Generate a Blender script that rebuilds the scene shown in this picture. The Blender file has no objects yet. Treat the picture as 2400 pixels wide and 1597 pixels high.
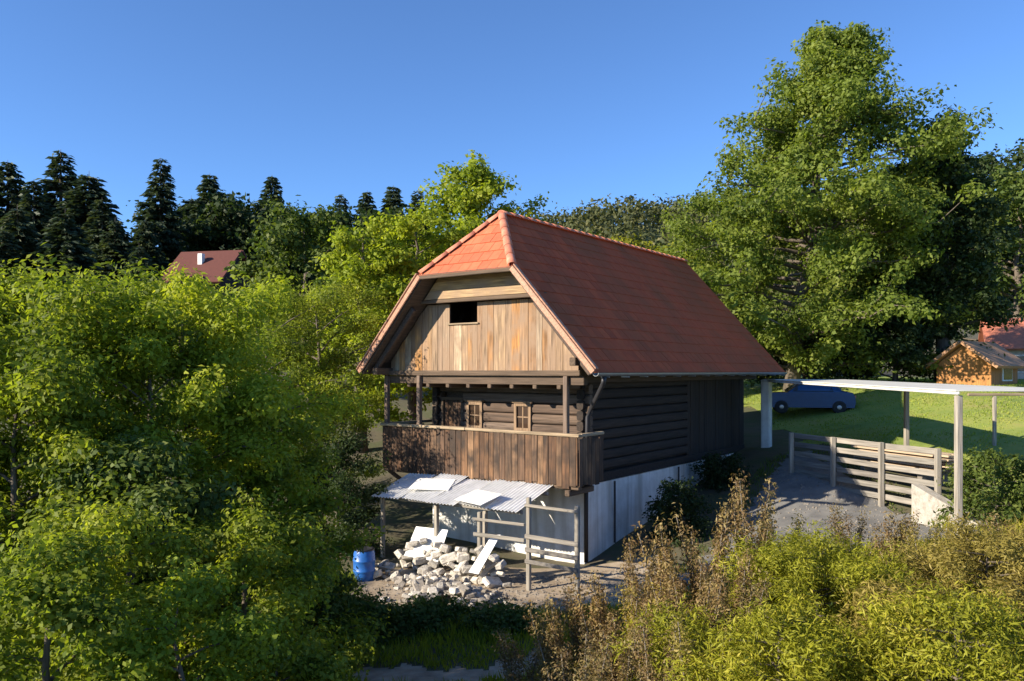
import bpy, math, random
import numpy as np
from mathutils import Vector, Matrix

random.seed(7)
RNG = np.random.default_rng(11)
S = bpy.context.scene
COL = S.collection
PI = math.pi

# ------------------------------------------------------------------ camera, sky, sun, exposure
CAM_Z = 3.9
cam_data = bpy.data.cameras.new('camera')
cam = bpy.data.objects.new('camera', cam_data)
COL.objects.link(cam)
cam.location = (0, 0, CAM_Z)
cam.rotation_euler = (PI / 2, 0, 0)
cam_data.sensor_width = 36.0
cam_data.lens = 28.27
cam_data.shift_y = 0.0301
cam_data.clip_start = 0.1
cam_data.clip_end = 3000
S.camera = cam

SUN_AZ = math.radians(-112.0)      # from +Y towards +X
SUN_EL = math.radians(24.0)
to_sun = Vector((math.sin(SUN_AZ) * math.cos(SUN_EL), math.cos(SUN_AZ) * math.cos(SUN_EL), math.sin(SUN_EL)))

world = bpy.data.worlds.new('World')
S.world = world
world.use_nodes = True
wn = world.node_tree.nodes
wl = world.node_tree.links
wn.clear()
w_out = wn.new('ShaderNodeOutputWorld')
w_bg = wn.new('ShaderNodeBackground')
w_sky = wn.new('ShaderNodeTexSky')
w_sky.sky_type = 'NISHITA'
w_sky.sun_disc = False
w_sky.sun_elevation = SUN_EL
w_sky.sun_rotation = SUN_AZ
w_sky.altitude = 2500
w_sky.air_density = 1.0
w_sky.dust_density = 0.3
w_sky.ozone_density = 7.0
w_bg.inputs['Strength'].default_value = 0.124
wl.new(w_sky.outputs[0], w_bg.inputs['Color'])
wl.new(w_bg.outputs[0], w_out.inputs['Surface'])

sun_data = bpy.data.lights.new('sun', 'SUN')
sun_data.energy = 5.0
sun_data.angle = math.radians(0.53)
sun_data.color = (1.0, 0.88, 0.70)
sun = bpy.data.objects.new('sun', sun_data)
COL.objects.link(sun)
sun.rotation_euler = (-to_sun).to_track_quat('-Z', 'Y').to_euler()
sun.location = (-30, -8, 30)

S.view_settings.view_transform = 'Standard'
S.view_settings.look = 'None'
S.view_settings.exposure = 0.98
S.view_settings.gamma = 1.0
S.view_settings.use_curve_mapping = False
S.cycles.max_bounces = 10
S.cycles.diffuse_bounces = 7
S.cycles.transmission_bounces = 8
S.cycles.transparent_max_bounces = 6
S.cycles.use_denoising = True


# ------------------------------------------------------------------ helpers: materials
MATS = {}


def new_mat(name):
    m = bpy.data.materials.new(name)
    m.use_nodes = True
    n = m.node_tree.nodes
    b = n['Principled BSDF']
    MATS[name] = m
    return m, n, m.node_tree.links, b


def ramp(n, stops):
    r = n.new('ShaderNodeValToRGB')
    e = r.color_ramp.elements
    while len(e) < len(stops):
        e.new(0.5)
    for i, (p, c) in enumerate(stops):
        e[i].position = p
        e[i].color = (c[0], c[1], c[2], 1)
    return r


def mix_rgb(n, l, fac, a, b, mode='MIX'):
    x = n.new('ShaderNodeMix')
    x.data_type = 'RGBA'
    x.blend_type = mode
    for sock, val in ((x.inputs[0], fac), (x.inputs[6], a), (x.inputs[7], b)):
        if hasattr(val, 'is_linked') or hasattr(val, 'links'):
            l.new(val, sock)
        elif isinstance(val, (int, float)):
            sock.default_value = val
        else:
            sock.default_value = (val[0], val[1], val[2], 1)
    return x.outputs[2]


def wood_mat(name, palette, axis=2, rough=0.85, grain=(0.55, 1.25), wear=None, bump=0.35):
    """weathered timber: the tone of a board comes from its own random number, the grain runs along one axis"""
    m, n, l, b = new_mat(name)
    tc = n.new('ShaderNodeTexCoord')
    oi = n.new('ShaderNodeObjectInfo')
    mp = n.new('ShaderNodeMapping')
    sc = [26, 26, 26]
    sc[axis] = 1.6
    mp.inputs['Scale'].default_value = sc
    off = n.new('ShaderNodeVectorMath')
    off.operation = 'MULTIPLY_ADD'
    cmb = n.new('ShaderNodeCombineXYZ')
    for i in range(3):
        l.new(oi.outputs['Random'], cmb.inputs[i])
    off.inputs[1].default_value = (37, 53, 91)
    l.new(cmb.outputs[0], off.inputs[0])
    l.new(tc.outputs['Object'], off.inputs[2])
    l.new(off.outputs[0], mp.inputs['Vector'])
    nz = n.new('ShaderNodeTexNoise')
    nz.inputs['Scale'].default_value = 1.0
    nz.inputs['Detail'].default_value = 5
    l.new(mp.outputs[0], nz.inputs['Vector'])
    pal = ramp(n, [(i / max(1, len(palette) - 1), c) for i, c in enumerate(palette)])
    l.new(oi.outputs['Random'], pal.inputs[0])
    gr = ramp(n, [(0.3, (grain[0],) * 3), (0.7, (grain[1],) * 3)])
    l.new(nz.outputs['Fac'], gr.inputs[0])
    c = mix_rgb(n, l, 1.0, pal.outputs[0], gr.outputs[0], 'MULTIPLY')
    if wear:
        n2 = n.new('ShaderNodeTexNoise')
        n2.inputs['Scale'].default_value = 2.3
        n2.inputs['Detail'].default_value = 6
        l.new(off.outputs[0], n2.inputs['Vector'])
        r2 = ramp(n, [(0.42, (0, 0, 0)), (0.66, (1, 1, 1))])
        l.new(n2.outputs['Fac'], r2.inputs[0])
        c = mix_rgb(n, l, r2.outputs[0], c, wear)
    l.new(c, b.inputs['Base Color'])
    b.inputs['Roughness'].default_value = rough
    bp = n.new('ShaderNodeBump')
    bp.inputs['Strength'].default_value = bump
    bp.inputs['Distance'].default_value = 0.02
    l.new(nz.outputs['Fac'], bp.inputs['Height'])
    l.new(bp.outputs[0], b.inputs['Normal'])
    return m


def mottled_mat(name, stops, scale=3.0, rough=0.9, bump=0.3, dist=0.02, detail=8, rand=0.0, metallic=0.0):
    m, n, l, b = new_mat(name)
    tc = n.new('ShaderNodeTexCoord')
    nz = n.new('ShaderNodeTexNoise')
    nz.inputs['Scale'].default_value = scale
    nz.inputs['Detail'].default_value = detail
    nz.inputs['Roughness'].default_value = 0.65
    oi = n.new('ShaderNodeObjectInfo')
    off = n.new('ShaderNodeVectorMath')
    off.operation = 'MULTIPLY_ADD'
    cmb = n.new('ShaderNodeCombineXYZ')
    for i in range(3):
        l.new(oi.outputs['Random'], cmb.inputs[i])
    off.inputs[1].default_value = (31, 57, 83)
    l.new(cmb.outputs[0], off.inputs[0])
    l.new(tc.outputs['Object'], off.inputs[2])
    l.new(off.outputs[0], nz.inputs['Vector'])
    r = ramp(n, stops)
    l.new(nz.outputs['Fac'], r.inputs[0])
    c = r.outputs[0]
    if rand:
        rr = ramp(n, [(0, (1 - rand,) * 3), (1, (1 + rand,) * 3)])
        l.new(oi.outputs['Random'], rr.inputs[0])
        c = mix_rgb(n, l, 1.0, c, rr.outputs[0], 'MULTIPLY')
    l.new(c, b.inputs['Base Color'])
    b.inputs['Roughness'].default_value = rough
    b.inputs['Metallic'].default_value = metallic
    if bump:
        bp = n.new('ShaderNodeBump')
        bp.inputs['Strength'].default_value = bump
        bp.inputs['Distance'].default_value = dist
        l.new(nz.outputs['Fac'], bp.inputs['Height'])
        l.new(bp.outputs[0], b.inputs['Normal'])
    return m


def leaf_mat(name, cols, trans=0.35, rough=0.6):
    """foliage: tone by leaf (face attribute 'tint'), some light through the blade"""
    m, n, l, b = new_mat(name)
    at = n.new('ShaderNodeAttribute')
    at.attribute_name = 'tint'
    r = ramp(n, [(i / (len(cols) - 1), c) for i, c in enumerate(cols)])
    l.new(at.outputs['Fac'], r.inputs[0])
    oi = n.new('ShaderNodeObjectInfo')
    rr = ramp(n, [(0, (0.82, 0.86, 0.82)), (1, (1.15, 1.1, 1.0))])
    l.new(oi.outputs['Random'], rr.inputs[0])
    c = mix_rgb(n, l, 1.0, r.outputs[0], rr.outputs[0], 'MULTIPLY')
    l.new(c, b.inputs['Base Color'])
    b.inputs['Roughness'].default_value = rough
    b.inputs['Specular IOR Level'].default_value = 0.25
    tr = n.new('ShaderNodeBsdfTranslucent')
    tcol = mix_rgb(n, l, 1.0, c, (1.35, 1.4, 0.6), 'MULTIPLY')
    l.new(tcol, tr.inputs['Color'])
    mx = n.new('ShaderNodeMixShader')
    mx.inputs[0].default_value = trans
    l.new(b.outputs[0], mx.inputs[1])
    l.new(tr.outputs[0], mx.inputs[2])
    l.new(mx.outputs[0], n['Material Output'].inputs['Surface'])
    return m


def plain_mat(name, col, rough=0.5, metallic=0.0, rand=0.0):
    return mottled_mat(name, [(0.3, [x * 0.85 for x in col]), (0.7, [min(1, x * 1.12) for x in col])], 6, rough, 0.05, 0.005, 4, rand, metallic)


# ------------------------------------------------------------------ helpers: meshes
class MB:
    def __init__(self):
        self.v = []
        self.f = []

    def add(self, verts, faces):
        o = len(self.v)
        self.v += [tuple(p) for p in verts]
        self.f += [tuple(i + o for i in f) for f in faces]
        return self

    def box(self, lo, hi, mat=None):
        x0, y0, z0 = lo
        x1, y1, z1 = hi
        p = [Vector(q) for q in ((x0, y0, z0), (x1, y0, z0), (x1, y1, z0), (x0, y1, z0), (x0, y0, z1), (x1, y0, z1), (x1, y1, z1), (x0, y1, z1))]
        if mat is not None:
            p = [mat @ q for q in p]
        return self.add(p, [(0, 3, 2, 1), (4, 5, 6, 7), (0, 1, 5, 4), (1, 2, 6, 5), (2, 3, 7, 6), (3, 0, 4, 7)])

    def bevel_box(self, lo, hi, c=0.01, mat=None):
        """box with chamfered long edges all round (24 vertices)"""
        x0, y0, z0 = lo
        x1, y1, z1 = hi
        V = []
        F = []
        lv = [(z0, c), (z0 + c, 0), (z1 - c, 0), (z1, c)]
        for z, i in lv:
            V += [(x0 + i + c, y0 + i, z), (x1 - i - c, y0 + i, z), (x1 - i, y0 + i + c, z), (x1 - i, y1 - i - c, z),
                  (x1 - i - c, y1 - i, z), (x0 + i + c, y1 - i, z), (x0 + i, y1 - i - c, z), (x0 + i, y0 + i + c, z)]
        for k in range(3):
            for j in range(8):
                a = k * 8 + j
                b = k * 8 + (j + 1) % 8
                F.append((a, b, b + 8, a + 8))
        F.append(tuple(range(7, -1, -1)))
        F.append(tuple(range(24, 32)))
        if mat is not None:
            V = [mat @ Vector(q) for q in V]
        return self.add(V, F)

    def slab(self, poly, off):
        """a planar polygon thickened along the vector off"""
        n = len(poly)
        off = Vector(off)
        a = [Vector(p) for p in poly]
        b = [p + off for p in a]
        F = [tuple(range(n)), tuple(range(2 * n - 1, n - 1, -1))]
        for i in range(n):
            j = (i + 1) % n
            F.append((j, i, i + n, j + n))
        return self.add(a + b, F)

    def tube(self, pts, radii, seg=6, caps=True):
        pts = [Vector(p) for p in pts]
        n = len(pts)
        if isinstance(radii, (int, float)):
            radii = [radii] * n
        V = []
        F = []
        up = Vector((0.13, 0.21, 0.97)).normalized()
        for i, p in enumerate(pts):
            d = (pts[min(n - 1, i + 1)] - pts[max(0, i - 1)])
            if d.length < 1e-6:
                d = Vector((0, 0, 1))
            d.normalize()
            a = d.cross(up)
            if a.length < 0.05:
                a = d.cross(Vector((1, 0, 0)))
            a.normalize()
            b = d.cross(a)
            for k in range(seg):
                t = 2 * PI * k / seg
                V.append(p + (a * math.cos(t) + b * math.sin(t)) * radii[i])
        for i in range(n - 1):
            for k in range(seg):
                k2 = (k + 1) % seg
                F.append((i * seg + k, i * seg + k2, (i + 1) * seg + k2, (i + 1) * seg + k))
        if caps:
            F.append(tuple(range(seg - 1, -1, -1)))
            F.append(tuple((n - 1) * seg + k for k in range(seg)))
        return self.add(V, F)

    def lathe(self, prof, seg=20, center=(0, 0, 0)):
        V = []
        F = []
        c = Vector(center)
        for r, z in prof:
            for k in range(seg):
                t = 2 * PI * k / seg
                V.append(c + Vector((r * math.cos(t), r * math.sin(t), z)))
        for i in range(len(prof) - 1):
            for k in range(seg):
                k2 = (k + 1) % seg
                F.append((i * seg + k, i * seg + k2, (i + 1) * seg + k2, (i + 1) * seg + k))
        F.append(tuple(range(seg - 1, -1, -1)))
        F.append(tuple((len(prof) - 1) * seg + k for k in range(seg)))
        return self.add(V, F)

    def mesh(self, name, mat=None, smooth=False):
        me = bpy.data.meshes.new(name)
        me.from_pydata(self.v, [], self.f)
        me.validate()
        me.update()
        if mat:
            me.materials.append(MATS[mat])
        if smooth:
            me.polygons.foreach_set('use_smooth', [True] * len(me.polygons))
        return me

    def build(self, name, mat, parent=None, smooth=False, loc=None, rot=None):
        return link(name, self.mesh(name, mat, smooth), parent, loc, rot)


def link(name, me, parent=None, loc=None, rot=None, mw=None):
    o = bpy.data.objects.new(name, me)
    COL.objects.link(o)
    if parent:
        o.parent = parent
    if loc is not None:
        o.location = loc
    if rot is not None:
        o.rotation_euler = rot
    if mw is not None:
        o.matrix_basis = mw
    return o


def tag(o, label=None, cat=None, group=None, kind=None):
    if label:
        o['label'] = label
    if cat:
        o['category'] = cat
    if group:
        o['group'] = group
    if kind:
        o['kind'] = kind
    return o


def thing(name, label, cat, loc=(0, 0, 0), rz=0.0, group=None):
    o = bpy.data.objects.new(name, None)
    o.empty_display_size = 0.3
    COL.objects.link(o)
    o.location = loc
    o.rotation_euler = (0, 0, rz)
    return tag(o, label, cat, group)


def copy_tree(o, parent=None):
    c = o.copy()
    COL.objects.link(c)
    c.parent = parent
    for ch in list(o.children):
        copy_tree(ch, c)
    return c


def quad_mesh(name, P, tint, mat):
    """P: (n,4,3) array of leaf corners -> one mesh with a tone per leaf"""
    n = len(P)
    me = bpy.data.meshes.new(name)
    me.vertices.add(4 * n)
    me.vertices.foreach_set('co', np.ascontiguousarray(P, dtype=np.float32).ravel())
    me.loops.add(4 * n)
    me.loops.foreach_set('vertex_index', np.arange(4 * n, dtype=np.int32))
    me.polygons.add(n)
    me.polygons.foreach_set('loop_start', np.arange(0, 4 * n, 4, dtype=np.int32))
    me.polygons.foreach_set('loop_total', np.full(n, 4, dtype=np.int32))
    a = me.attributes.new('tint', 'FLOAT', 'FACE')
    a.data.foreach_set('value', np.clip(tint, 0, 1).astype(np.float32))
    me.update(calc_edges=True)
    me.materials.append(MATS[mat])
    return me


def unit(a):
    return a / np.maximum(1e-9, np.linalg.norm(a, axis=-1, keepdims=True))


def leaf_quads(pos, axis, nrm, length, width):
    """diamond leaves: pos = leaf foot, axis = along the blade, nrm ~ its face"""
    axis = unit(axis)
    side = unit(np.cross(axis, nrm))
    n2 = np.cross(side, axis)
    L = length[:, None]
    W = width[:, None]
    P = np.empty((len(pos), 4, 3))
    P[:, 0] = pos
    P[:, 1] = pos + axis * L * 0.45 + side * W * 0.5 + n2 * W * 0.12
    P[:, 2] = pos + axis * L - n2 * L * 0.10
    P[:, 3] = pos + axis * L * 0.45 - side * W * 0.5 + n2 * W * 0.12
    return P


def clump_leaves(centers, dirs, radius, per, size, aspect, rng, droop=0.0, flat=0.8, ctint=None, stretch=0.5):
    """leaves lying on and in rounded sprays round the twig ends; they face outwards, so each spray has its sunny and its shady side"""
    nC = len(centers)
    k = np.repeat(np.arange(nC), per)
    N = len(k)
    o = unit(rng.normal(size=(N, 3)))
    off = o * (rng.uniform(0.12, 1.0, N) ** 0.45)[:, None]
    off += rng.normal(size=(N, 3)) * 0.16
    off[:, 2] *= flat
    al = rng.normal(size=N) * stretch
    off += dirs[k] * al[:, None]
    off *= (1 - 0.25 * np.abs(al))[:, None]
    rad = radius[k] if isinstance(radius, np.ndarray) else np.full(N, radius)
    pos = centers[k] + off * rad[:, None]
    nrm = unit(o * 0.9 + np.array([0, 0, 0.45]) + rng.normal(size=(N, 3)) * 0.42)
    axis = rng.normal(size=(N, 3)) * 0.8 + 0.7 * dirs[k]
    axis[:, 2] -= droop
    axis = unit(axis - nrm * (axis * nrm).sum(-1, keepdims=True))
    ln = size * rng.uniform(0.5, 1.5, N)
    P = leaf_quads(pos, axis, nrm, ln, ln * aspect * rng.uniform(0.8, 1.25, N))
    if ctint is None:
        ctint = rng.uniform(0, 1, nC)
    t = 0.62 * ctint[k] + 0.38 * rng.uniform(0, 1, N)
    return P, t


# ------------------------------------------------------------------ materials
mottled_mat('soil', [(0.25, (0.05, 0.04, 0.025)), (0.45, (0.10, 0.085, 0.05)), (0.6, (0.07, 0.08, 0.03)), (0.8, (0.16, 0.135, 0.085))], 0.9, 0.95, 0.6, 0.08, 12)
mottled_mat('turf', [(0.25, (0.11, 0.17, 0.025)), (0.45, (0.20, 0.26, 0.045)), (0.6, (0.27, 0.29, 0.06)), (0.75, (0.30, 0.24, 0.10))], 0.7, 0.95, 0.5, 0.05, 10)
mottled_mat('yard_concrete', [(0.3, (0.10, 0.10, 0.10)), (0.6, (0.19, 0.185, 0.175)), (0.8, (0.13, 0.12, 0.10))], 1.6, 0.9, 0.3, 0.02, 10)
mottled_mat('path_earth', [(0.25, (0.17, 0.12, 0.08)), (0.5, (0.33, 0.26, 0.18)), (0.75, (0.45, 0.38, 0.29))], 2.6, 0.95, 0.6, 0.04, 10)
mottled_mat('hill_ground', [(0.3, (0.04, 0.06, 0.02)), (0.7, (0.09, 0.11, 0.035))], 0.05, 0.95, 0.0)
mottled_mat('whitewash', [(0.2, (0.26, 0.24, 0.20)), (0.36, (0.62, 0.615, 0.59)), (0.6, (0.80, 0.80, 0.78)), (0.88, (0.58, 0.56, 0.50))], 1.7, 0.9, 0.5, 0.03, 10)
m_ = MATS['whitewash']
n_, l_ = m_.node_tree.nodes, m_.node_tree.links
b_ = n_['Principled BSDF']
src = b_.inputs['Base Color'].links[0].from_socket
ge = n_.new('ShaderNodeNewGeometry')
mp_ = n_.new('ShaderNodeMapping')
mp_.inputs['Scale'].default_value = (4.5, 4.5, 0.35)
l_.new(ge.outputs['Position'], mp_.inputs['Vector'])
ns_ = n_.new('ShaderNodeTexNoise')
ns_.inputs['Scale'].default_value = 1.0
ns_.inputs['Detail'].default_value = 6
l_.new(mp_.outputs[0], ns_.inputs['Vector'])
rs_ = ramp(n_, [(0.48, (0, 0, 0)), (0.72, (0.8, 0.8, 0.8))])
l_.new(ns_.outputs['Fac'], rs_.inputs[0])
l_.new(mix_rgb(n_, l_, rs_.outputs[0], src, (0.42, 0.40, 0.35)), b_.inputs['Base Color'])
mottled_mat('clay_tile', [(0.25, (0.42, 0.095, 0.04)), (0.5, (0.52, 0.125, 0.052)), (0.8, (0.50, 0.155, 0.075))], 4.0, 0.8, 0.25, 0.01, 6, rand=0.14)
mottled_mat('shaded_tile', [(0.25, (0.33, 0.058, 0.016)), (0.5, (0.44, 0.075, 0.019)), (0.8, (0.40, 0.095, 0.028))], 4.0, 0.9, 0.25, 0.01, 6, rand=0.16)  # darker copy of the clay tile: the main slope's shade is put into the colour
mottled_mat('clay_cap', [(0.25, (0.46, 0.14, 0.08)), (0.55, (0.60, 0.22, 0.13)), (0.8, (0.62, 0.34, 0.24))], 5.0, 0.85, 0.25, 0.01, 6, rand=0.12)
wood_mat('gable_board', [(0.38, 0.18, 0.055), (0.20, 0.125, 0.075), (0.33, 0.22, 0.13), (0.14, 0.10, 0.075), (0.42, 0.21, 0.07), (0.22, 0.16, 0.115), (0.45, 0.34, 0.22), (0.28, 0.16, 0.075)], 2, grain=(0.4, 1.5), wear=(0.27, 0.18, 0.115))
wood_mat('gallery_board', [(0.13, 0.062, 0.028), (0.07, 0.038, 0.022), (0.18, 0.092, 0.042), (0.085, 0.05, 0.032), (0.22, 0.125, 0.065), (0.05, 0.03, 0.02)], 2, grain=(0.3, 1.6), wear=(0.035, 0.022, 0.015))
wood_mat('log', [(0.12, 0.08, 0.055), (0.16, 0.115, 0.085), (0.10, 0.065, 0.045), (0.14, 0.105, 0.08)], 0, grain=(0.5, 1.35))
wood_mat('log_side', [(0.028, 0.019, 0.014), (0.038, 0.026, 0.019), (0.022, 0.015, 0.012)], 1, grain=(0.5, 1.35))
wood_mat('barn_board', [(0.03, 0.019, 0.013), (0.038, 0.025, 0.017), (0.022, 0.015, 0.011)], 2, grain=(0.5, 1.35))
wood_mat('dark_beam', [(0.09, 0.06, 0.04), (0.12, 0.08, 0.05)], 0, grain=(0.6, 1.3))
wood_mat('dark_post', [(0.13, 0.09, 0.065), (0.17, 0.12, 0.09)], 2, grain=(0.6, 1.3))
wood_mat('pale_rail', [(0.31, 0.23, 0.145), (0.40, 0.31, 0.20)], 0, grain=(0.6, 1.25))
wood_mat('verge_wood', [(0.42, 0.22, 0.14), (0.48, 0.27, 0.18)], 1, grain=(0.7, 1.2))
wood_mat('grey_timber', [(0.20, 0.185, 0.16), (0.27, 0.245, 0.21), (0.16, 0.145, 0.13), (0.31, 0.275, 0.225)], 0, grain=(0.6, 1.3))
wood_mat('grey_post', [(0.27, 0.245, 0.205), (0.34, 0.30, 0.245)], 2, grain=(0.6, 1.3))
wood_mat('honey_plank', [(0.40, 0.25, 0.11), (0.46, 0.31, 0.16), (0.36, 0.24, 0.13)], 0, grain=(0.5, 1.4), wear=(0.30, 0.20, 0.12))
wood_mat('window_wood', [(0.24, 0.155, 0.09), (0.28, 0.19, 0.12)], 2, grain=(0.6, 1.3))
wood_mat('stack_board', [(0.44, 0.33, 0.22), (0.52, 0.41, 0.29), (0.38, 0.28, 0.19)], 0, grain=(0.7, 1.2))
wood_mat('warm_timber', [(0.42, 0.20, 0.06), (0.36, 0.16, 0.05), (0.46, 0.24, 0.09)], 2, grain=(0.6, 1.3))
wood_mat('underside', [(0.07, 0.05, 0.035), (0.09, 0.06, 0.045)], 1, grain=(0.6, 1.3))
mottled_mat('sheet_metal', [(0.2, (0.30, 0.28, 0.25)), (0.38, (0.62, 0.62, 0.61)), (0.65, (0.80, 0.80, 0.79)), (0.9, (0.5, 0.48, 0.44))], 2.2, 0.5, 0.1, 0.01, 10, rand=0.08)
mottled_mat('canopy_sheet', [(0.3, (0.55, 0.54, 0.48)), (0.7, (0.74, 0.73, 0.66))], 2.0, 0.55, 0.1, 0.01, 8, rand=0.06)
mottled_mat('rubble', [(0.25, (0.22, 0.185, 0.145)), (0.45, (0.46, 0.42, 0.36)), (0.75, (0.64, 0.61, 0.56))], 7, 0.92, 0.8, 0.02, 8, rand=0.35)
mottled_mat('stone_dull', [(0.2, (0.14, 0.12, 0.10)), (0.5, (0.25, 0.22, 0.185)), (0.8, (0.36, 0.33, 0.29))], 5, 0.92, 0.6, 0.02, 8, rand=0.3)
plain_mat('gutter_zinc', (0.30, 0.31, 0.31), 0.45, 0.6)
plain_mat('dark_iron', (0.03, 0.03, 0.035), 0.5, 0.3)
plain_mat('blue_plastic', (0.02, 0.12, 0.42), 0.4)
plain_mat('black_lid', (0.02, 0.02, 0.025), 0.5)
plain_mat('car_paint', (0.008, 0.055, 0.15), 0.25, 0.2)
plain_mat('car_glass', (0.015, 0.02, 0.025), 0.08)
plain_mat('rubber', (0.02, 0.02, 0.02), 0.8)
plain_mat('rim_metal', (0.4, 0.4, 0.41), 0.35, 0.8)
plain_mat('lamp_glass', (0.5, 0.1, 0.08), 0.2)
plain_mat('window_glass', (0.05, 0.03, 0.02), 0.12)
plain_mat('white_paint', (0.74, 0.73, 0.69), 0.6)
plain_mat('cream_plaster', (0.60, 0.50, 0.42), 0.9)
plain_mat('red_roof', (0.44, 0.15, 0.085), 0.8, 0, 0.12)
plain_mat('dark_red_roof', (0.11, 0.03, 0.02), 0.8, 0, 0.12)
plain_mat('pale_roof', (0.36, 0.20, 0.11), 0.8, 0, 0.12)
wood_mat('bark', [(0.10, 0.08, 0.06), (0.14, 0.115, 0.09)], 2, grain=(0.5, 1.4))
wood_mat('bark_pale', [(0.20, 0.17, 0.13), (0.26, 0.22, 0.17)], 2, grain=(0.5, 1.4))
leaf_mat('leaf_willow', [(0.08, 0.12, 0.018), (0.17, 0.215, 0.026), (0.26, 0.305, 0.034), (0.36, 0.38, 0.05)], 0.5)
leaf_mat('leaf_yellow', [(0.11, 0.16, 0.018), (0.21, 0.27, 0.025), (0.30, 0.36, 0.032), (0.38, 0.40, 0.045)], 0.46)
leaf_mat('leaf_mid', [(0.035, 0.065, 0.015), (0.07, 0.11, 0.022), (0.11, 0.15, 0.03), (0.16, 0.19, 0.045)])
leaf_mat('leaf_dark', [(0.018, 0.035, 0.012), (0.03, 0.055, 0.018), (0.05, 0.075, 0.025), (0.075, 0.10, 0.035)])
leaf_mat('leaf_big', [(0.08, 0.115, 0.025), (0.15, 0.20, 0.035), (0.22, 0.27, 0.048), (0.31, 0.335, 0.075)], 0.45)
leaf_mat('needle', [(0.02, 0.034, 0.022), (0.038, 0.06, 0.034), (0.065, 0.09, 0.046), (0.10, 0.12, 0.055)], 0.18)
leaf_mat('leaf_olive', [(0.13, 0.14, 0.018), (0.23, 0.24, 0.02), (0.32, 0.32, 0.025), (0.42, 0.37, 0.06)])
leaf_mat('leaf_ochre', [(0.15, 0.11, 0.03), (0.25, 0.20, 0.05), (0.32, 0.26, 0.06), (0.42, 0.33, 0.12)])
leaf_mat('leaf_dry', [(0.08, 0.05, 0.028), (0.18, 0.115, 0.055), (0.26, 0.195, 0.08), (0.36, 0.29, 0.14)], 0.3)
leaf_mat('grass_blade', [(0.13, 0.19, 0.025), (0.21, 0.29, 0.04), (0.30, 0.35, 0.06), (0.38, 0.36, 0.10)])
leaf_mat('hill_leaf', [(0.05, 0.06, 0.028), (0.075, 0.09, 0.035), (0.11, 0.115, 0.045), (0.15, 0.14, 0.055)], 0.2)

m_ = MATS['shaded_tile']
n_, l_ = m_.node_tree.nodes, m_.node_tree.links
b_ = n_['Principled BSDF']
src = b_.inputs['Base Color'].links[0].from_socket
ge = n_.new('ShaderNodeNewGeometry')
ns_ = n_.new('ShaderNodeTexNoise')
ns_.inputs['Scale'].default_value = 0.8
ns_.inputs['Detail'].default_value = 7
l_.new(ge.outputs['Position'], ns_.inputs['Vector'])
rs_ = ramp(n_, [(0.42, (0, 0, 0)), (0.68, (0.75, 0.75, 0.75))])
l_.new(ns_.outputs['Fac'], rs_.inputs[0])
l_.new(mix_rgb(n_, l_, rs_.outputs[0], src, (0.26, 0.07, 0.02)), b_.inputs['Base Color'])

# ------------------------------------------------------------------ terrain
CP = np.array([
    (0, 0, 0.7), (-6, 4, 0.2), (6, 3, 1.3), (0, 6, 0.25), (0, 10, -0.15), (0, 13, -0.3), (1.5, 15.5, -0.35), (-3, 14, -0.4), (-8, 12, -0.5),
    (-14, 14, -0.5), (-12, 25, 0.2), (-5, 30, 1.6), (-4, 22, 0.0), (2.0, 18, -0.3), (4.4, 22, 0.45), (7.5, 26, 1.5), (6.9, 19, 0.7), (8.9, 17, 0.7), (7.5, 21, 1.2),
    (8, 14.5, 0.9), (5, 12, 0.6), (3.5, 8.5, 0.85), (7, 8.5, 1.3), (12, 17, 1.5), (14, 24, 2.5), (10.5, 28, 2.0), (14, 31, 3.2), (20, 30, 3.3), (22, 40, 3.4), (18, 18, 2.2), (30, 50, 4.0),
    (0, 45, 4.0), (-19, 52, 7.2), (-40, 60, 7.5), (-5, 62, 7.5), (0, 120, 12), (60, 100, 9), (-60, 20, 1), (60, 20, 5), (-60, 110, 12), (-25, 5, 0), (25, 3, 3)], float)


def _tps(r2):
    return 0.5 * r2 * np.log(np.maximum(r2, 1e-9))


_n = len(CP)
_A = np.zeros((_n + 3, _n + 3))
_d2 = ((CP[:, None, :2] - CP[None, :, :2]) ** 2).sum(-1)
_A[:_n, :_n] = _tps(_d2) + np.eye(_n) * 2.0
_A[:_n, _n] = 1
_A[:_n, _n + 1:] = CP[:, :2]
_A[_n:, :_n] = _A[:_n, _n:].T
_b = np.zeros(_n + 3)
_b[:_n] = CP[:, 2]
_W = np.linalg.solve(_A, _b)


def ground_z(x, y):
    x = np.asarray(x, float)
    y = np.asarray(y, float)
    xc = np.clip(x, -70, 70)
    yc = np.clip(y, -8, 130)
    d2 = (xc[..., None] - CP[:, 0]) ** 2 + (yc[..., None] - CP[:, 1]) ** 2
    z = _tps(d2) @ _W[:_n] + _W[_n] + xc * _W[_n + 1] + yc * _W[_n + 2]
    return z + 0.05 * np.sin(x * 1.3 + 0.7 * y) * np.cos(y * 0.9 - 0.4 * x)


def gz(x, y):
    return float(ground_z(x, y))


def px(u, v, d):
    """world point seen at displayed-photo pixel (u, v) (2356 wide) at distance d in front of the camera"""
    return ((u - 1178) / 1850 * d, d, CAM_Z + (855 - v) / 1850 * d)


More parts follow.
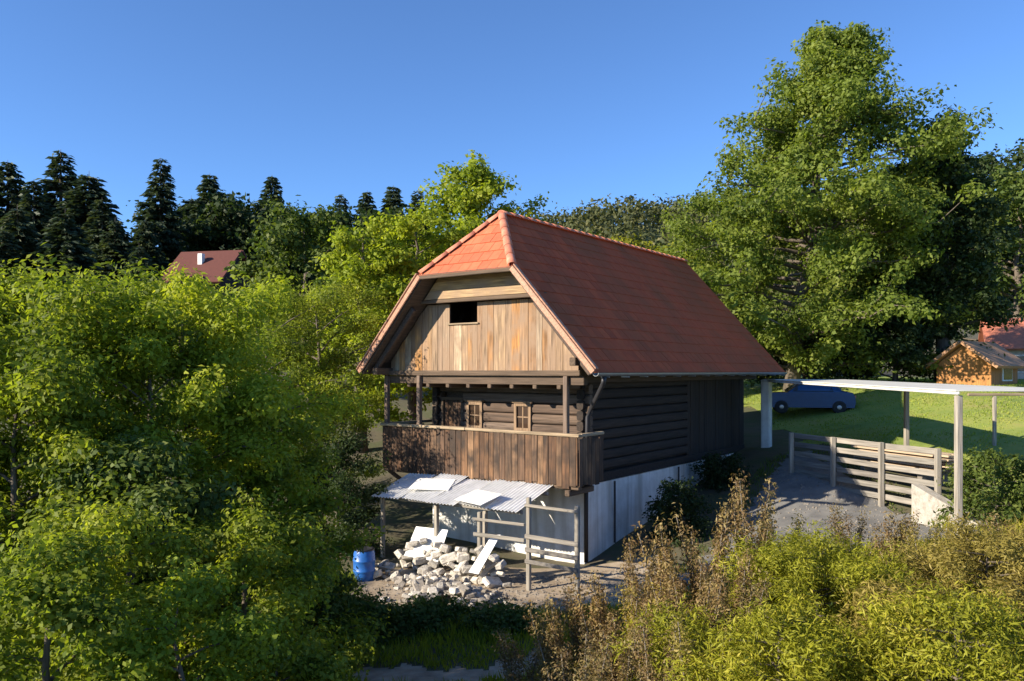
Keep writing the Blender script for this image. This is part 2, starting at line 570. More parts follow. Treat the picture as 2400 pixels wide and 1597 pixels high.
def sheet(name, xs, ys, mat, dz=0.0, inside=None):
    X, Y = np.meshgrid(xs, ys)
    Z = ground_z(X, Y) + dz
    nx, ny = len(xs), len(ys)
    V = np.stack([X, Y, Z], -1).reshape(-1, 3)
    F = []
    for j in range(ny - 1):
        for i in range(nx - 1):
            if inside is None or inside(0.5 * (xs[i] + xs[i + 1]), 0.5 * (ys[j] + ys[j + 1])):
                F.append((j * nx + i, j * nx + i + 1, (j + 1) * nx + i + 1, (j + 1) * nx + i))
    mb = MB()
    used = sorted({k for f in F for k in f})
    mp = {k: n for n, k in enumerate(used)}
    mb.v = [tuple(V[k]) for k in used]
    mb.f = [tuple(mp[k] for k in f) for f in F]
    return tag(mb.build(name, mat, smooth=True), kind='structure')


gx = np.concatenate([np.linspace(-1200, -80, 10), np.linspace(-70, -25, 16), np.linspace(-24, 30, 109), np.linspace(33, 70, 13), np.linspace(90, 1200, 10)])
gy = np.concatenate([np.linspace(-300, -20, 6), np.linspace(-8, 45, 107), np.linspace(48, 130, 24), np.linspace(160, 1500, 12)])
ground = sheet('ground', gx, gy, 'soil')


def in_lawn(x, y):
    return y > (20.5 if x < 10.6 else 13.5) and x > 9.4 + 0.25 * math.sin(y * 1.7) and x < 45 and y < 44 and (x - 9.4) > -0.2 * (y - 22)


lawn = sheet('lawn', np.arange(4, 46, 0.5), np.arange(12, 46, 0.5), 'turf', 0.012, in_lawn)


def in_yard(x, y):
    return 3.2 + (y - 15.5) * 0.62 < x < 8.6 + 0.12 * math.sin(3 * y) and 14.6 < y < 23.5


yard = sheet('yard_paving', np.arange(2, 10, 0.25), np.arange(14, 24.5, 0.25), 'yard_concrete', 0.02, in_yard)


def in_path(x, y):
    return abs(y - (11.15 + 0.10 * x + 0.15 * math.sin(2 * x))) < 0.42 + 0.12 * math.sin(3.1 * x) + 0.10 * math.sin(9.7 * x + 3 * y) + 0.06 * math.sin(23 * x) and -4.5 < x < 1.4


path = sheet('dirt_path', np.arange(-6, 3, 0.08), np.arange(9.5, 13, 0.08), 'path_earth', 0.015, in_path)


def in_court(x, y):
    return -3.2 < x < 3.3 and 13.9 + 0.25 * math.sin(2.2 * x) + 0.15 * math.sin(5.3 * x) < y < 17.5


court = sheet('stony_yard', np.arange(-4, 4, 0.2), np.arange(12, 18, 0.2), 'path_earth', 0.018, in_court)

# hill behind everything, wooded
HX = np.linspace(-420, 520, 70)
HY = np.linspace(115, 700, 40)


def hill_z(x, y):
    ridge = 37.5 + 8 * np.exp(-((x - 230) / 90) ** 2) + 1.5 * np.sin(x * 0.03 + 0.4) - 28 / (1 + np.exp((x + 25) / 28))
    t = np.clip((y - 118) / 110, 0, 1)
    return 8 + ridge * (t * t * (3 - 2 * t)) + 1.5 * np.sin(x * 0.07) * np.cos(y * 0.06)


X, Y = np.meshgrid(HX, HY)
Z = hill_z(X, Y)
mb = MB()
mb.v = [tuple(p) for p in np.stack([X, Y, Z], -1).reshape(-1, 3)]
mb.f = [(j * 70 + i, j * 70 + i + 1, (j + 1) * 70 + i + 1, (j + 1) * 70 + i) for j in range(39) for i in range(69)]
tag(mb.build('hill', 'hill_ground', smooth=True), kind='structure')

rng = np.random.default_rng(5)
nT = 4200
hx = rng.uniform(-60, 260, nT)
hy = rng.uniform(125, 240, nT)
hz = hill_z(hx, hy)
th = rng.uniform(4.5, 8.5, nT)
per = 34
k = np.repeat(np.arange(nT), per)
off = unit(rng.normal(size=(len(k), 3))) * rng.uniform(0.6, 1.0, (len(k), 1))
pos = np.stack([hx[k] + off[:, 0] * th[k] * 0.34, hy[k] + off[:, 1] * th[k] * 0.34, hz[k] + th[k] * (0.55 + 0.45 * off[:, 2])], -1)
ax = unit(rng.normal(size=(len(k), 3)))
nr = unit(off + rng.normal(size=off.shape) * 0.4 + np.array([0, 0, 0.4]))
P = leaf_quads(pos, ax, nr, rng.uniform(0.6, 1.4, len(k)), rng.uniform(0.5, 1.0, len(k)))
ct = rng.uniform(0, 1, nT)
me = quad_mesh('hill_forest', P, 0.7 * ct[k] + 0.3 * rng.uniform(0, 1, len(k)), 'hill_leaf')
tag(link('hill_forest', me), 'mixed woodland covering the far hillside behind the farmhouse', 'forest', kind='stuff')

# ------------------------------------------------------------------ the farmhouse
ANG = -math.atan2(0.593, 0.805)
HO = Vector((-1.069, 17.981, 0))
house = thing('old_farmhouse', 'old log farmhouse with red tiled half-hipped roof and wooden gallery above white plinth', 'house', HO, ANG)
H_M = Matrix.Translation(HO) @ Matrix.Rotation(ANG, 4, 'Z')


def hw(x, y, z):
    return H_M @ Vector((x, y, z))


ZE, ZR, HWD = 3.9, 7.62, 3.34
SL = (ZR - ZE) / HWD
LEN = 11.8
HIPX, HIPY = 1.33, 1.40
ZH = ZR - HIPX * SL


def zroof(x):
    return ZR - abs(x) * SL


TH = 0.10
for sgn in (1, -1):
    nrm = Vector((sgn * SL, 0, 1)).normalized()
    poly = [(sgn * HWD, 0, ZE), (sgn * HWD, LEN, ZE), (0, LEN, ZR), (0, HIPY, ZR), (sgn * HIPX, 0, ZH)]
    if sgn < 0:
        poly = poly[::-1]
    if sgn > 0:
        roof = MB().slab(poly, -nrm * TH).build('roof', 'underside', house)
    else:
        roof_left = MB().slab(poly, -nrm * TH).build('roof', 'underside', house)
hn = Vector((0, -(ZR - ZH), HIPY)).normalized()
roof_hip = MB().slab([(-HIPX, 0, ZH), (HIPX, 0, ZH), (0, HIPY, ZR)], -hn * TH * 0.9).build('roof', 'underside', house)


def clip_poly(poly, inside_poly):
    """Sutherland-Hodgman in 2D (convex, counter-clockwise clip polygon)"""
    out = poly
    n = len(inside_poly)
    for i in range(n):
        a = inside_poly[i]
        b = inside_poly[(i + 1) % n]
        src = out
        out = []
        if not src:
            return []

        def side(p):
            return (b[0] - a[0]) * (p[1] - a[1]) - (b[1] - a[1]) * (p[0] - a[0])
        for j in range(len(src)):
            p, q = src[j], src[(j + 1) % len(src)]
            sp, sq = side(p), side(q)
            if sp >= -1e-9:
                out.append(p)
            if (sp > 1e-9 and sq < -1e-9) or (sp < -1e-9 and sq > 1e-9):
                t = sp / (sp - sq)
                out.append((p[0] + t * (q[0] - p[0]), p[1] + t * (q[1] - p[1])))
    return out


def area(p):
    return 0.5 * abs(sum(p[i][0] * p[(i + 1) % len(p)][1] - p[(i + 1) % len(p)][0] * p[i][1] for i in range(len(p))))


TW, TE = 0.285, 0.335      # tile width, exposed length
rnd = random.Random(3)


def tile_field(frame, shape, parent, single, mat='clay_tile', key=None, tilt=0.055):
    """lay tiles on a slope. frame: 4x4 (x along the eave, y up the slope, z out); shape: convex polygon in that frame"""
    xs = [p[0] for p in shape]
    ys = [p[1] for p in shape]
    cells = []
    r = 0
    y = min(ys) - 0.05
    while y < max(ys) - 0.02:
        x = min(xs) - (TW * 0.5 if r % 2 else 0)
        while x < max(xs):
            poly = clip_poly([(x + 0.004, y), (x + TW - 0.004, y), (x + TW - 0.004, y + TE + 0.06), (x + 0.004, y + TE + 0.06)], [(p[0], p[1] - 0.05 if p[1] == min(ys) else p[1]) for p in shape])
            if len(poly) >= 3 and area(poly) > 0.006:
                cells.append((x, y, poly))
            x += TW
        y += TE
        r += 1
    if key:
        cells.sort(key=key)
    rest = MB()
    for i, (x, y, poly) in enumerate(cells):
        cx, cy = x + TW / 2, y
        tl = rnd.uniform(-0.004, 0.004)
        lift = rnd.uniform(0, 0.004)
        loc = [(p[0] - cx, p[1] - cy, 0.030 - tilt * (p[1] - cy) + tl * (p[0] - cx) / TW + lift) for p in poly]
        m = MB().slab(loc, (0, 0, -0.02))
        if i < single:
            o = m.build('tile', mat, parent)
            o.matrix_basis = frame @ Matrix.Translation((cx, cy, 0))
        else:
            M = frame @ Matrix.Translation((cx, cy, 0))
            rest.add([M @ Vector(p) for p in m.v], m.f)
    if rest.v:
        tag(rest.build('tile', mat, parent), kind='stuff')


def frame_of(org, xa, za):
    xa = Vector(xa).normalized()
    za = Vector(za).normalized()
    ya = za.cross(xa)
    return Matrix(((xa.x, ya.x, za.x, org[0]), (xa.y, ya.y, za.y, org[1]), (xa.z, ya.z, za.z, org[2]), (0, 0, 0, 1)))


k1 = math.sqrt(1 + SL * SL)
fr = frame_of((HWD, 0, ZE), (0, 1, 0), (SL, 0, 1))
tile_field(fr, [(-0.03, 0), (LEN, 0), (LEN, HWD * k1), (HIPY, HWD * k1), (-0.03, (HWD - HIPX) * k1)], roof, 225, 'shaded_tile', key=lambda c: c[0], tilt=0.04)
fl = frame_of((-HWD, LEN, ZE), (0, -1, 0), (-SL, 0, 1))
tile_field(fl, [(0, 0), (LEN + 0.03, 0), (LEN + 0.03, (HWD - HIPX) * k1), (LEN - HIPY, HWD * k1), (0, HWD * k1)], roof_left, 0, 'shaded_tile')
hl = math.hypot(HIPY, ZR - ZH)
fh = frame_of((-HIPX, 0, ZH), (1, 0, 0), hn)
tile_field(fh, [(0, 0), (2 * HIPX, 0), (HIPX, hl)], roof_hip, 90)
# ridge and hip caps: half-round tiles
cap = MB()
for i in range(2):
    r0 = (0.11, 0.095)[i]
    for j in range(7):
        a = PI * j / 6
        cap.v.append((math.cos(a) * r0, i * 0.40, math.sin(a) * r0 * 0.8))
for i in range(2):
    r0 = (0.11, 0.095)[i] - 0.016
    for j in range(7):
        a = PI * j / 6
        cap.v.append((math.cos(a) * r0, i * 0.40, math.sin(a) * r0 * 0.8))
for j in range(6):
    cap.f.append((j, j + 1, j + 8, j + 7))
    cap.f.append((14 + j + 1, 14 + j, 21 + j, 21 + j + 1))
    cap.f.append((j + 1, j, 14 + j, 14 + j + 1))
    cap.f.append((7 + j, 7 + j + 1, 21 + j + 1, 21 + j))
cap_me = cap.mesh('ridge_cap', 'clay_cap', True)


def caps(a, b, parent):
    a, b = Vector(a), Vector(b)
    d = (b - a)
    n = int(d.length / 0.36)
    d.normalize()
    xa = d.cross(Vector((0, 0, 1))).normalized()
    M0 = Matrix.Identity(4)
    za = xa.cross(d)
    for i in range(n):
        p = a + d * (i * (b - a).length / n)
        M = Matrix(((xa.x, d.x, za.x, p.x), (xa.y, d.y, za.y, p.y), (xa.z, d.z, za.z, p.z), (0, 0, 0, 1)))
        link('ridge_cap', cap_me, parent, mw=M)


caps((0, HIPY - 0.05, ZR + 0.02), (0, LEN, ZR + 0.02), roof)
caps((HIPX, 0.0, ZH + 0.03), (0, HIPY, ZR + 0.03), roof_hip)
caps((-HIPX, 0.0, ZH + 0.03), (0, HIPY, ZR + 0.03), roof_hip)


def beam(name, a, b, w, h, mat, parent, up=(0, 0, 1), c=0.012):
    """squared timber from a to b; its mesh lies along its own X"""
    a, b = Vector(a), Vector(b)
    d = b - a
    L = d.length
    xa = d.normalized()
    ya = Vector(up).cross(xa)
    if ya.length < 1e-3:
        ya = Vector((0, 1, 0))
    ya.normalize()
    za = xa.cross(ya)
    M = Matrix(((xa.x, ya.x, za.x, a.x), (xa.y, ya.y, za.y, a.y), (xa.z, ya.z, za.z, a.z), (0, 0, 0, 1)))
    o = MB().bevel_box((0, -w / 2, -h / 2), (L, w / 2, h / 2), min(c, w * .3, h * .3)).build(name, mat, parent)
    o.matrix_basis = M
    return o


def post(name, x, y, z0, z1, w, mat, parent, c=0.012):
    return MB().bevel_box((-w / 2, -w / 2, 0), (w / 2, w / 2, z1 - z0), c).build(name, mat, parent, loc=(x, y, z0))


# verge boards along the front gable, eave fascias
for sgn in (1, -1):
    a = Vector((sgn * (HWD + 0.02), -0.035, ZE - 0.02))
    b = Vector((sgn * HIPX, -0.035, ZH - 0.02))
    beam('verge_board', a, b, 0.045, 0.12, 'verge_wood', house, up=(0, 0, 1))
    vt = Vector((sgn * SL, 0, 1)).normalized() * 0.10
    beam('verge_strip', a + vt + Vector((0, 0.02, 0)), b + vt + Vector((0, 0.02, 0)), 0.11, 0.035, 'verge_wood', house)
beam('verge_board', (-HIPX - 0.06, -0.03, ZH - 0.045), (HIPX + 0.06, -0.03, ZH - 0.045), 0.045, 0.11, 'dark_beam', house)
# rafters under the overhangs
for i in range(13):
    y = 0.25 + i * 0.95
    for sgn in (1, -1):
        n3 = Vector((sgn * SL, 0, 1)).normalized()
        a = Vector((sgn * (HWD - 0.06), y, zroof(HWD - 0.06))) - n3 * 0.175
        b = Vector((sgn * 1.9, y, zroof(1.9))) - n3 * 0.175
        beam('rafter', a, b, 0.10, 0.13, 'underside', house)
# gutter with hooks and downpipe on the right eave
g = MB()
gp = []
for i in range(9):
    a = PI + PI * i / 8
    gp.append((math.cos(a) * 0.07, math.sin(a) * 0.07))
V = []
for y in (0.0, LEN):
    V += [(HWD + 0.05 + p[0], y, ZE - 0.03 + p[1]) for p in gp]
    V += [(HWD + 0.05 + p[0] * 0.9, y, ZE - 0.03 + p[1] * 0.9) for p in gp]
F = []
for i in range(8):
    F += [(i, i + 1, 18 + i + 1, 18 + i), (9 + i + 1, 9 + i, 27 + i, 27 + i + 1), (i + 1, i, 9 + i, 10 + i), (18 + i, 18 + i + 1, 28 + i, 27 + i)]
F += [(0, 18, 27, 9), (8, 17, 35, 26)]
g.add(V, F)
g.build('gutter', 'gutter_zinc', house, smooth=False)

# ---- gable wall
YG = 0.66
xb = -2.95
rb = random.Random(21)
while xb < 2.5:
    w = rb.uniform(0.13, 0.24)
    x0, x1 = xb, min(xb + w, 2.58)
    xb += w
    t = rb.uniform(0.022, 0.032)
    dy = rb.uniform(-0.008, 0.008)
    top0 = min(5.50, zroof(x0) - 0.19)
    top1 = min(5.50, zroof(x1) - 0.19)
    bot = 3.80 + rb.uniform(-0.015, 0.015)
    spans = [(bot, top0, top1)]
    if x0 < -0.16 and x1 > -1.0:
        if x0 < -1.0 < x1:
            spans = [(bot, top0, top1)]
            x1 = -1.0
            xb = x1
        elif x0 < -0.16 < x1:
            x1 = -0.16
            xb = x1
            spans = [(bot, 5.03, 5.03)]
        else:
            spans = [(bot, 5.03, 5.03)]
    for b0, t0, t1 in spans:
        g_ = 0.003
        xm = (x0 + x1) / 2
        poly = [(x0 + g_ - xm, 0, 0), (x1 - g_ - xm, 0, 0), (x1 - g_ - xm, 0, t1 - b0), (x0 + g_ - xm, 0, t0 - b0)]
        MB().slab(poly, (0, t, 0)).build('gable_board', 'gable_board', house, loc=(xm, YG + dy, b0))
# frame round the hatch
beam('hatch_frame', (-1.06, YG - 0.02, 5.015), (-0.10, YG - 0.02, 5.015), 0.05, 0.04, 'pale_rail', house)
MB().box((-1.6, 2.2, 4.2), (0.4, 2.25, 5.9)).build('attic_partition', 'underside', house)
# tie beam and the wide boards above it
beam('tie_beam', (-1.86, 0.50, 5.56), (1.86, 0.50, 5.56), 0.10, 0.09, 'dark_beam', house)
zz = 5.605
for hgt in (0.20, 0.22, 0.2):
    xw = min(1.72, (ZR - 0.21 - (zz + hgt)) / SL)
    xw0 = min(1.78, (ZR - 0.21 - zz) / SL)
    MB().slab([(-xw0, 0, 0.003), (xw0, 0, 0.003), (xw, 0, hgt - 0.003), (-xw, 0, hgt - 0.003)], (0, 0.03, 0)).build('gable_plank', 'honey_plank', house, loc=(0, 0.44, zz))
    zz += hgt
MB().slab([(-1.8, 0.56, 5.57), (1.8, 0.56, 5.57), (1.8, YG + 0.02, 5.57), (-1.8, YG + 0.02, 5.57)], (0, 0, 0.03)).build('jetty_floor', 'underside', house)
# backing behind the boards (old inner layer), with the hatch left open
bk = MB()
for x0, x1, z0, z1 in ((-2.7, -1.0, 3.8, 4.25), (-1.0, -0.16, 3.8, 5.02), (-0.16, 2.55, 3.8, 4.6), (-1.85, -1.0, 4.6, 5.5), (-0.16, 1.85, 4.6, 5.5)):
    bk.box((x0, YG + 0.045, z0), (x1, YG + 0.055, z1))
bk.build('inner_lining', 'underside', house)
# attic floor and the beam under the gable
MB().box((-2.6, YG + 0.06, 3.66), (2.6, LEN - 0.4, 3.76)).build('attic_floor', 'underside', house)
beam('gable_sill', (-3.1, YG + 0.03, 3.70), (2.75, YG + 0.03, 3.70), 0.16, 0.19, 'dark_beam', house)
beam('eave_purlin', (-2.95, 0.1, 3.90), (-2.95, LEN - 0.2, 3.90), 0.15, 0.17, 'dark_beam', house)
beam('eave_purlin', (2.78, 0.1, 4.10), (2.78, LEN - 0.2, 4.10), 0.15, 0.17, 'dark_beam', house)
for i in range(8):
    x = -2.3 + i * 0.63
    beam('joist', (x, 0.62, 3.585), (x, 1.7, 3.585), 0.11, 0.14, 'dark_beam', house)

# ---- log walls
XW, YW = 2.15, 1.6
ZF = 1.5
logh = 0.235


def logbar(name, a, b, mat, parent, h=logh, r=0.085):
    """one squared, round-arrissed log"""
    a, b = Vector(a), Vector(b)
    d = b - a
    L = d.length
    axis = 0 if abs(d.x) > abs(d.y) else 1
    mbl = MB()
    prof = []
    for j in range(12):
        t = 2 * PI * j / 12
        c, s_ = math.cos(t), math.sin(t)
        prof.append((math.copysign(abs(c) ** 0.6, c) * r, math.copysign(abs(s_) ** 0.6, s_) * (h / 2 - 0.006)))
    V = []
    for e in (0, L):
        for p in prof:
            V.append((e, p[0], p[1]) if axis == 0 else (p[0], e, p[1]))
    F = [(j, (j + 1) % 12, 12 + (j + 1) % 12, 12 + j) for j in range(12)]
    F += [tuple(range(11, -1, -1)), tuple(range(12, 24))]
    return mbl.add(V, F).build(name, mat, parent, loc=a)


wins = [(-0.92, 0.24, 2.50, 3.15), (0.53, 0.24, 2.50, 3.15), (-1.66, 0.36, 1.5, 3.25)]
nlog = 9
for i in range(nlog):
    z = ZF + 0.12 + i * logh
    segs = [(-XW - 0.18, XW + 0.18)]
    for wx, whw, z0, z1 in wins:
        if z0 - 0.06 < z < z1 + 0.06:
            ns = []
            for s0, s1 in segs:
                if s0 < wx < s1:
                    ns += [(s0, wx - whw), (wx + whw, s1)]
                else:
                    ns.append((s0, s1))
            segs = ns
    for s0, s1 in segs:
        if s1 - s0 > 0.03:
            logbar('log', (s0, YW, z), (s1, YW, z), 'log', house)
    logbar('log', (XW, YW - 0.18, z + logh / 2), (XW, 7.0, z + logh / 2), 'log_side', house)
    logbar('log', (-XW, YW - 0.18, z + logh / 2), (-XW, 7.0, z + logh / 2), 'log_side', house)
MB().box((-XW + 0.12, YW + 0.12, ZF), (XW - 0.12, LEN - 0.5, 3.62)).build('inner_wall', 'underside', house)
for wx, whw, z0, z1 in wins[:2]:
    w = MB()
    e = 0.07
    for lo, hi in (((-whw, 0, 0), (-whw + e, 0.1, z1 - z0)), ((whw - e, 0, 0), (whw, 0.1, z1 - z0)), ((-whw + e, 0, z1 - z0 - e), (whw - e, 0.1, z1 - z0)), ((-whw + e, 0, 0), (whw - e, 0.1, e)),
                   ((-0.014, 0.03, e), (0.014, 0.06, z1 - z0 - e)), ((-whw + e, 0.031, (z1 - z0) / 2 - 0.013), (-0.0145, 0.059, (z1 - z0) / 2 + 0.013)), ((0.0145, 0.031, (z1 - z0) / 2 - 0.013), (whw - e, 0.059, (z1 - z0) / 2 + 0.013))):
        w.box(lo, hi)
    wo = w.build('window', 'window_wood', house, loc=(wx, YW - 0.12, z0))
    for sx in (-1, 1):
        for sz in (0, 1):
            hh = (z1 - z0) / 2 - e
            MB().box((min(sx * 0.015, sx * (whw - e)), 0.04, e + sz * (hh + 0.0)), (max(sx * 0.015, sx * (whw - e)), 0.048, e + hh + sz * hh)).build('pane', 'window_glass', wo)
    MB().bevel_box((-whw - 0.07, -0.06, -0.05), (whw + 0.07, 0.05, -0.004), 0.01).build('sill', 'window_wood', wo)
    MB().bevel_box((-whw - 0.05, -0.03, z1 - z0 + 0.004), (whw + 0.05, 0.05, z1 - z0 + 0.06), 0.01).build('lintel', 'window_wood', wo)
# door to the gallery
wx, whw, z0, z1 = wins[2]
dr = MB()
dr.box((-whw, 0, 0), (-whw + 0.07, 0.12, z1 - z0)).box((whw - 0.07, 0, 0), (whw, 0.12, z1 - z0)).box((-whw + 0.07, 0, z1 - z0 - 0.07), (whw - 0.07, 0.12, z1 - z0))
dr = dr.build('door_frame', 'dark_beam', house, loc=(wx, YW - 0.09, z0))
for i in range(4):
    w_ = (2 * whw - 0.14) / 4
    MB().bevel_box((-whw + 0.07 + i * w_ + 0.003, 0.05, 0.02), (-whw + 0.07 + (i + 1) * w_ - 0.003, 0.085, z1 - z0 - 0.075), 0.006).build('door_plank', 'gallery_board', dr)
# barn half of the right wall: upright boards
for sgn in (1, -1):
    y = 7.0
    while y < 11.2:
        w = rb.uniform(0.17, 0.26)
        t = rb.uniform(0.025, 0.04)
        if sgn > 0:
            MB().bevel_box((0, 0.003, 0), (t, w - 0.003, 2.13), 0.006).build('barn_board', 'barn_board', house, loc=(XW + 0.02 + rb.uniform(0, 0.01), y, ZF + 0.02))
        y += w
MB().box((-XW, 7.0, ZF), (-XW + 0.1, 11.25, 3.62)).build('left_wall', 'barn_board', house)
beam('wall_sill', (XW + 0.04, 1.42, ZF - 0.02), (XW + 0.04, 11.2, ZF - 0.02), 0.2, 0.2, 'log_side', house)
bg = MB().slab([(-XW, LEN - 0.5, ZF), (XW, LEN - 0.5, ZF), (XW, LEN - 0.5, 3.8), (2.6, LEN - 0.5, 3.9), (2.6, LEN - 0.5, zroof(2.6) - 0.16), (0, LEN - 0.5, ZR - 0.16), (-2.6, LEN - 0.5, zroof(2.6) - 0.16), (-2.6, LEN - 0.5, 3.9), (-XW, LEN - 0.5, 3.8)], (0, 0.06, 0))
bg.build('rear_gable', 'barn_board', house)
for sgn in (1, -1):
    MB().slab([(sgn * 2.6, YG + 0.06, 3.76), (sgn * 2.6, LEN - 0.45, 3.76), (sgn * 2.6, LEN - 0.45, zroof(2.6) - 0.14), (sgn * 2.6, YG + 0.06, zroof(2.6) - 0.14)], (-sgn * 0.03, 0, 0)).build('knee_wall', 'underside', house)

# ---- plinth
pl = MB()
pl.box((-XW - 0.1, YW - 0.15, -1.2), (XW + 0.1, LEN - 0.4, 1.36))
plinth = pl.build('plinth', 'whitewash', house)
# ---- gallery
GX0, GX1, GY = -3.06, 2.68, 0.50
nb = 8
for i in range(nb):
    w_ = (1.5 - GY) / 6
for i in range(6):
    y0 = GY + 0.03 + i * 0.16
    MB().bevel_box((0, 0.003, 0), (GX1 - GX0, 0.157, 0.04), 0.006).build('floor_plank', 'dark_beam', house, loc=(GX0, y0, 1.56))
for i in range(5):
    MB().bevel_box((0.003 + i * 0.16, 0, 0), (0.157 + i * 0.16, 6.0, 0.04), 0.006).build('floor_plank', 'dark_beam', house, loc=(GX0 + 0.02, 1.55, 1.56))
beam('gallery_beam', (GX0, GY + 0.08, 1.48), (GX1, GY + 0.08, 1.48), 0.14, 0.15, 'dark_beam', house)
for x in (-2.0, -0.9, 0.25, 1.4, 2.45):
    beam('gallery_joist', (x, GY - 0.08, 1.335), (x, YW - 0.16, 1.335), 0.12, 0.13, 'dark_beam', house)
x = GX0
while x < GX1 - 0.02:
    w = rb.uniform(0.12, 0.2)
    x1 = min(x + w, GX1)
    h = 2.53 + rb.uniform(-0.02, 0.01)
    b = 1.50 + rb.uniform(-0.09, 0.02)
    t = rb.uniform(0.022, 0.034)
    MB().bevel_box((-(x1 - x) / 2 + 0.004, 0, 0), ((x1 - x) / 2 - 0.004, t, h - b), 0.005).build('parapet_board', 'gallery_board', house, loc=((x + x1) / 2, GY - 0.03 + rb.uniform(-0.007, 0.007), b))
    x = x1
y = GY
while y < YW - 0.2:
    w = rb.uniform(0.14, 0.2)
    for xs in (GX1, GX0):
        MB().bevel_box((0, 0.004, 0), (0.028, w - 0.004, 1.0), 0.005).build('parapet_board', 'gallery_board', house, loc=(xs, y, 1.5 + rb.uniform(-0.05, 0.02)))
    y += w
y = YW
while y < 7.4:
    w = 0.2
    MB().bevel_box((0, 0.004, 0), (0.028, w - 0.004, 1.0), 0.005).build('parapet_board', 'gallery_board', house, loc=(GX0, y, 1.5 + rb.uniform(-0.05, 0.02)))
    y += w
beam('hand_rail', (GX0 - 0.04, GY - 0.01, 2.575), (-0.35, GY - 0.01, 2.575), 0.13, 0.07, 'pale_rail', house)
beam('hand_rail', (-0.352, GY - 0.005, 2.572), (GX1 + 0.05, GY - 0.005, 2.552), 0.12, 0.065, 'pale_rail', house)
beam('hand_rail', (GX0 + 0.0, GY + 0.06, 2.575), (GX0 + 0.0, 7.4, 2.575), 0.11, 0.07, 'pale_rail', house)
beam('hand_rail', (GX1 + 0.0, GY + 0.06, 2.555), (GX1 + 0.0, YW - 0.1, 2.555), 0.11, 0.065, 'pale_rail', house)
for x, y in ((GX0 + 0.06, GY + 0.08), (-1.9, GY + 0.08), (2.33, GY + 0.08), (GX0 + 0.06, 4.0), (GX0 + 0.06, 7.3)):
    post('gallery_post', x, y, 1.60, 3.80, 0.11, 'dark_post', house)
beam('gallery_plate', (GX0 - 0.05, GY + 0.08, 3.86), (2.7, GY + 0.08, 3.86), 0.12, 0.12, 'dark_beam', house)
# brace under the left end of the gallery
beam('brace', (GX0 + 0.1, GY + 0.1, 1.42), (-2.25, GY + 0.9, 0.55), 0.10, 0.10, 'dark_post', house)
# downpipe at the corner, stay on the wall
dp = MB()
dp.tube([(HWD + 0.05, 0.35, ZE - 0.1), (HWD + 0.02, 0.35, ZE - 0.25), (XW + 0.32, YW - 0.22, 3.1), (XW + 0.24, YW - 0.24, 2.9), (XW + 0.2, YW - 0.24, 1.2), (XW + 0.2, YW - 0.24, -0.3)], 0.05, 8)
dp.build('downpipe', 'dark_iron', house, smooth=True)
for y in (2.7, 6.2):
    MB().tube([(XW + 0.17, y, -0.1), (XW + 0.17, y, 1.34)], 0.025, 6).build('wall_stay', 'dark_iron', house)
for i in range(14):
    y = 0.4 + i * 0.85
    MB().box((HWD - 0.06, y, ZE - 0.125), (HWD + 0.13, y + 0.03, ZE - 0.105)).build('gutter_hook', 'gutter_zinc', house)
# white pillar under the far eave corner
MB().bevel_box((-0.14, -0.14, 0), (0.14, 0.14, 2.6), 0.03).build('pillar', 'whitewash', house, loc=(HWD - 0.35, LEN - 0.6, 1.05))

# ------------------------------------------------------------------ lean-to below the gallery
lt = thing('lean_to', 'white sheet-metal lean-to roof on short posts below the wooden gallery', 'lean-to', hw(0.1, -0.1, 0), ANG)


def corrugated(w, L, amp=0.014, pitch=0.09):
    m = MB()
    n = int(w / pitch * 6)
    for y in (0, L):
        for i in range(n + 1):
            x = w * i / n
            m.v.append((x, y, amp * math.sin(2 * PI * x / pitch)))
    for i in range(n):
        m.f.append((i, i + 1, n + 2 + i, n + 1 + i))
    o = len(m.v)
    m.v += [(p[0], p[1], p[2] - 0.003) for p in m.v]
    for i in range(n):
        m.f.append((o + i + 1, o + i, o + n + 1 + i, o + n + 2 + i))
    m.f += [(0, n + 1, o + n + 1, o), (n, o + n, o + 2 * n + 1, 2 * n + 1)]
    for i in range(n):
        m.f.append((i + 1, i, o + i, o + i + 1))
        m.f.append((n + 1 + i, n + 2 + i, o + n + 2 + i, o + n + 1 + i))
    return m


cor_me = corrugated(0.84, 1.42).mesh('roof_sheet', 'sheet_metal')
drop = math.atan2(0.36, 1.3)
for i in range(5):
    o = link('roof_sheet', cor_me, lt, loc=(-2.05 + i * 0.80, -0.72 - (0.16, 0.02, 0.1, -0.06, 0.05)[i], 1.05 + 0.016 * (i % 2) + 0.009 * i), rot=(drop + (0.0, 0.03, -0.02, 0.02, 0.0)[i], (-0.02, 0.015, -0.01, 0.02, 0.0)[i], (0.06, -0.03, 0.02, -0.05, 0.03)[i]))
beam('purlin', (-2.0, -0.60, 1.03), (2.0, -0.60, 1.06), 0.08, 0.08, 'grey_timber', lt)
beam('purlin', (-2.0, 0.35, 1.29), (2.0, 0.35, 1.32), 0.08, 0.08, 'grey_timber', lt)
for i, (x0, y0, z0_, rz_, rx_) in enumerate(((-1.2, -0.55, 1.22, 0.35, 0.2), (0.3, -0.7, 1.14, -0.3, 0.12))):
    MB().slab([(0, 0, 0), (0.95, 0.03, 0), (0.92, 0.62, 0), (0.03, 0.58, 0)], (0, 0, 0.012)).build('loose_board', 'sheet_metal', lt, loc=(x0, y0, z0_ + 0.03), rot=(drop + 0.02, 0.01, rz_))
for x in (-1.95, -0.3, 1.05):
    p = hw(0.1 + x, -0.7, 0)
    g0 = gz(p.x, p.y) - 0.1
    post('post', x, -0.6, g0, 0.995, 0.09, 'grey_post', lt)

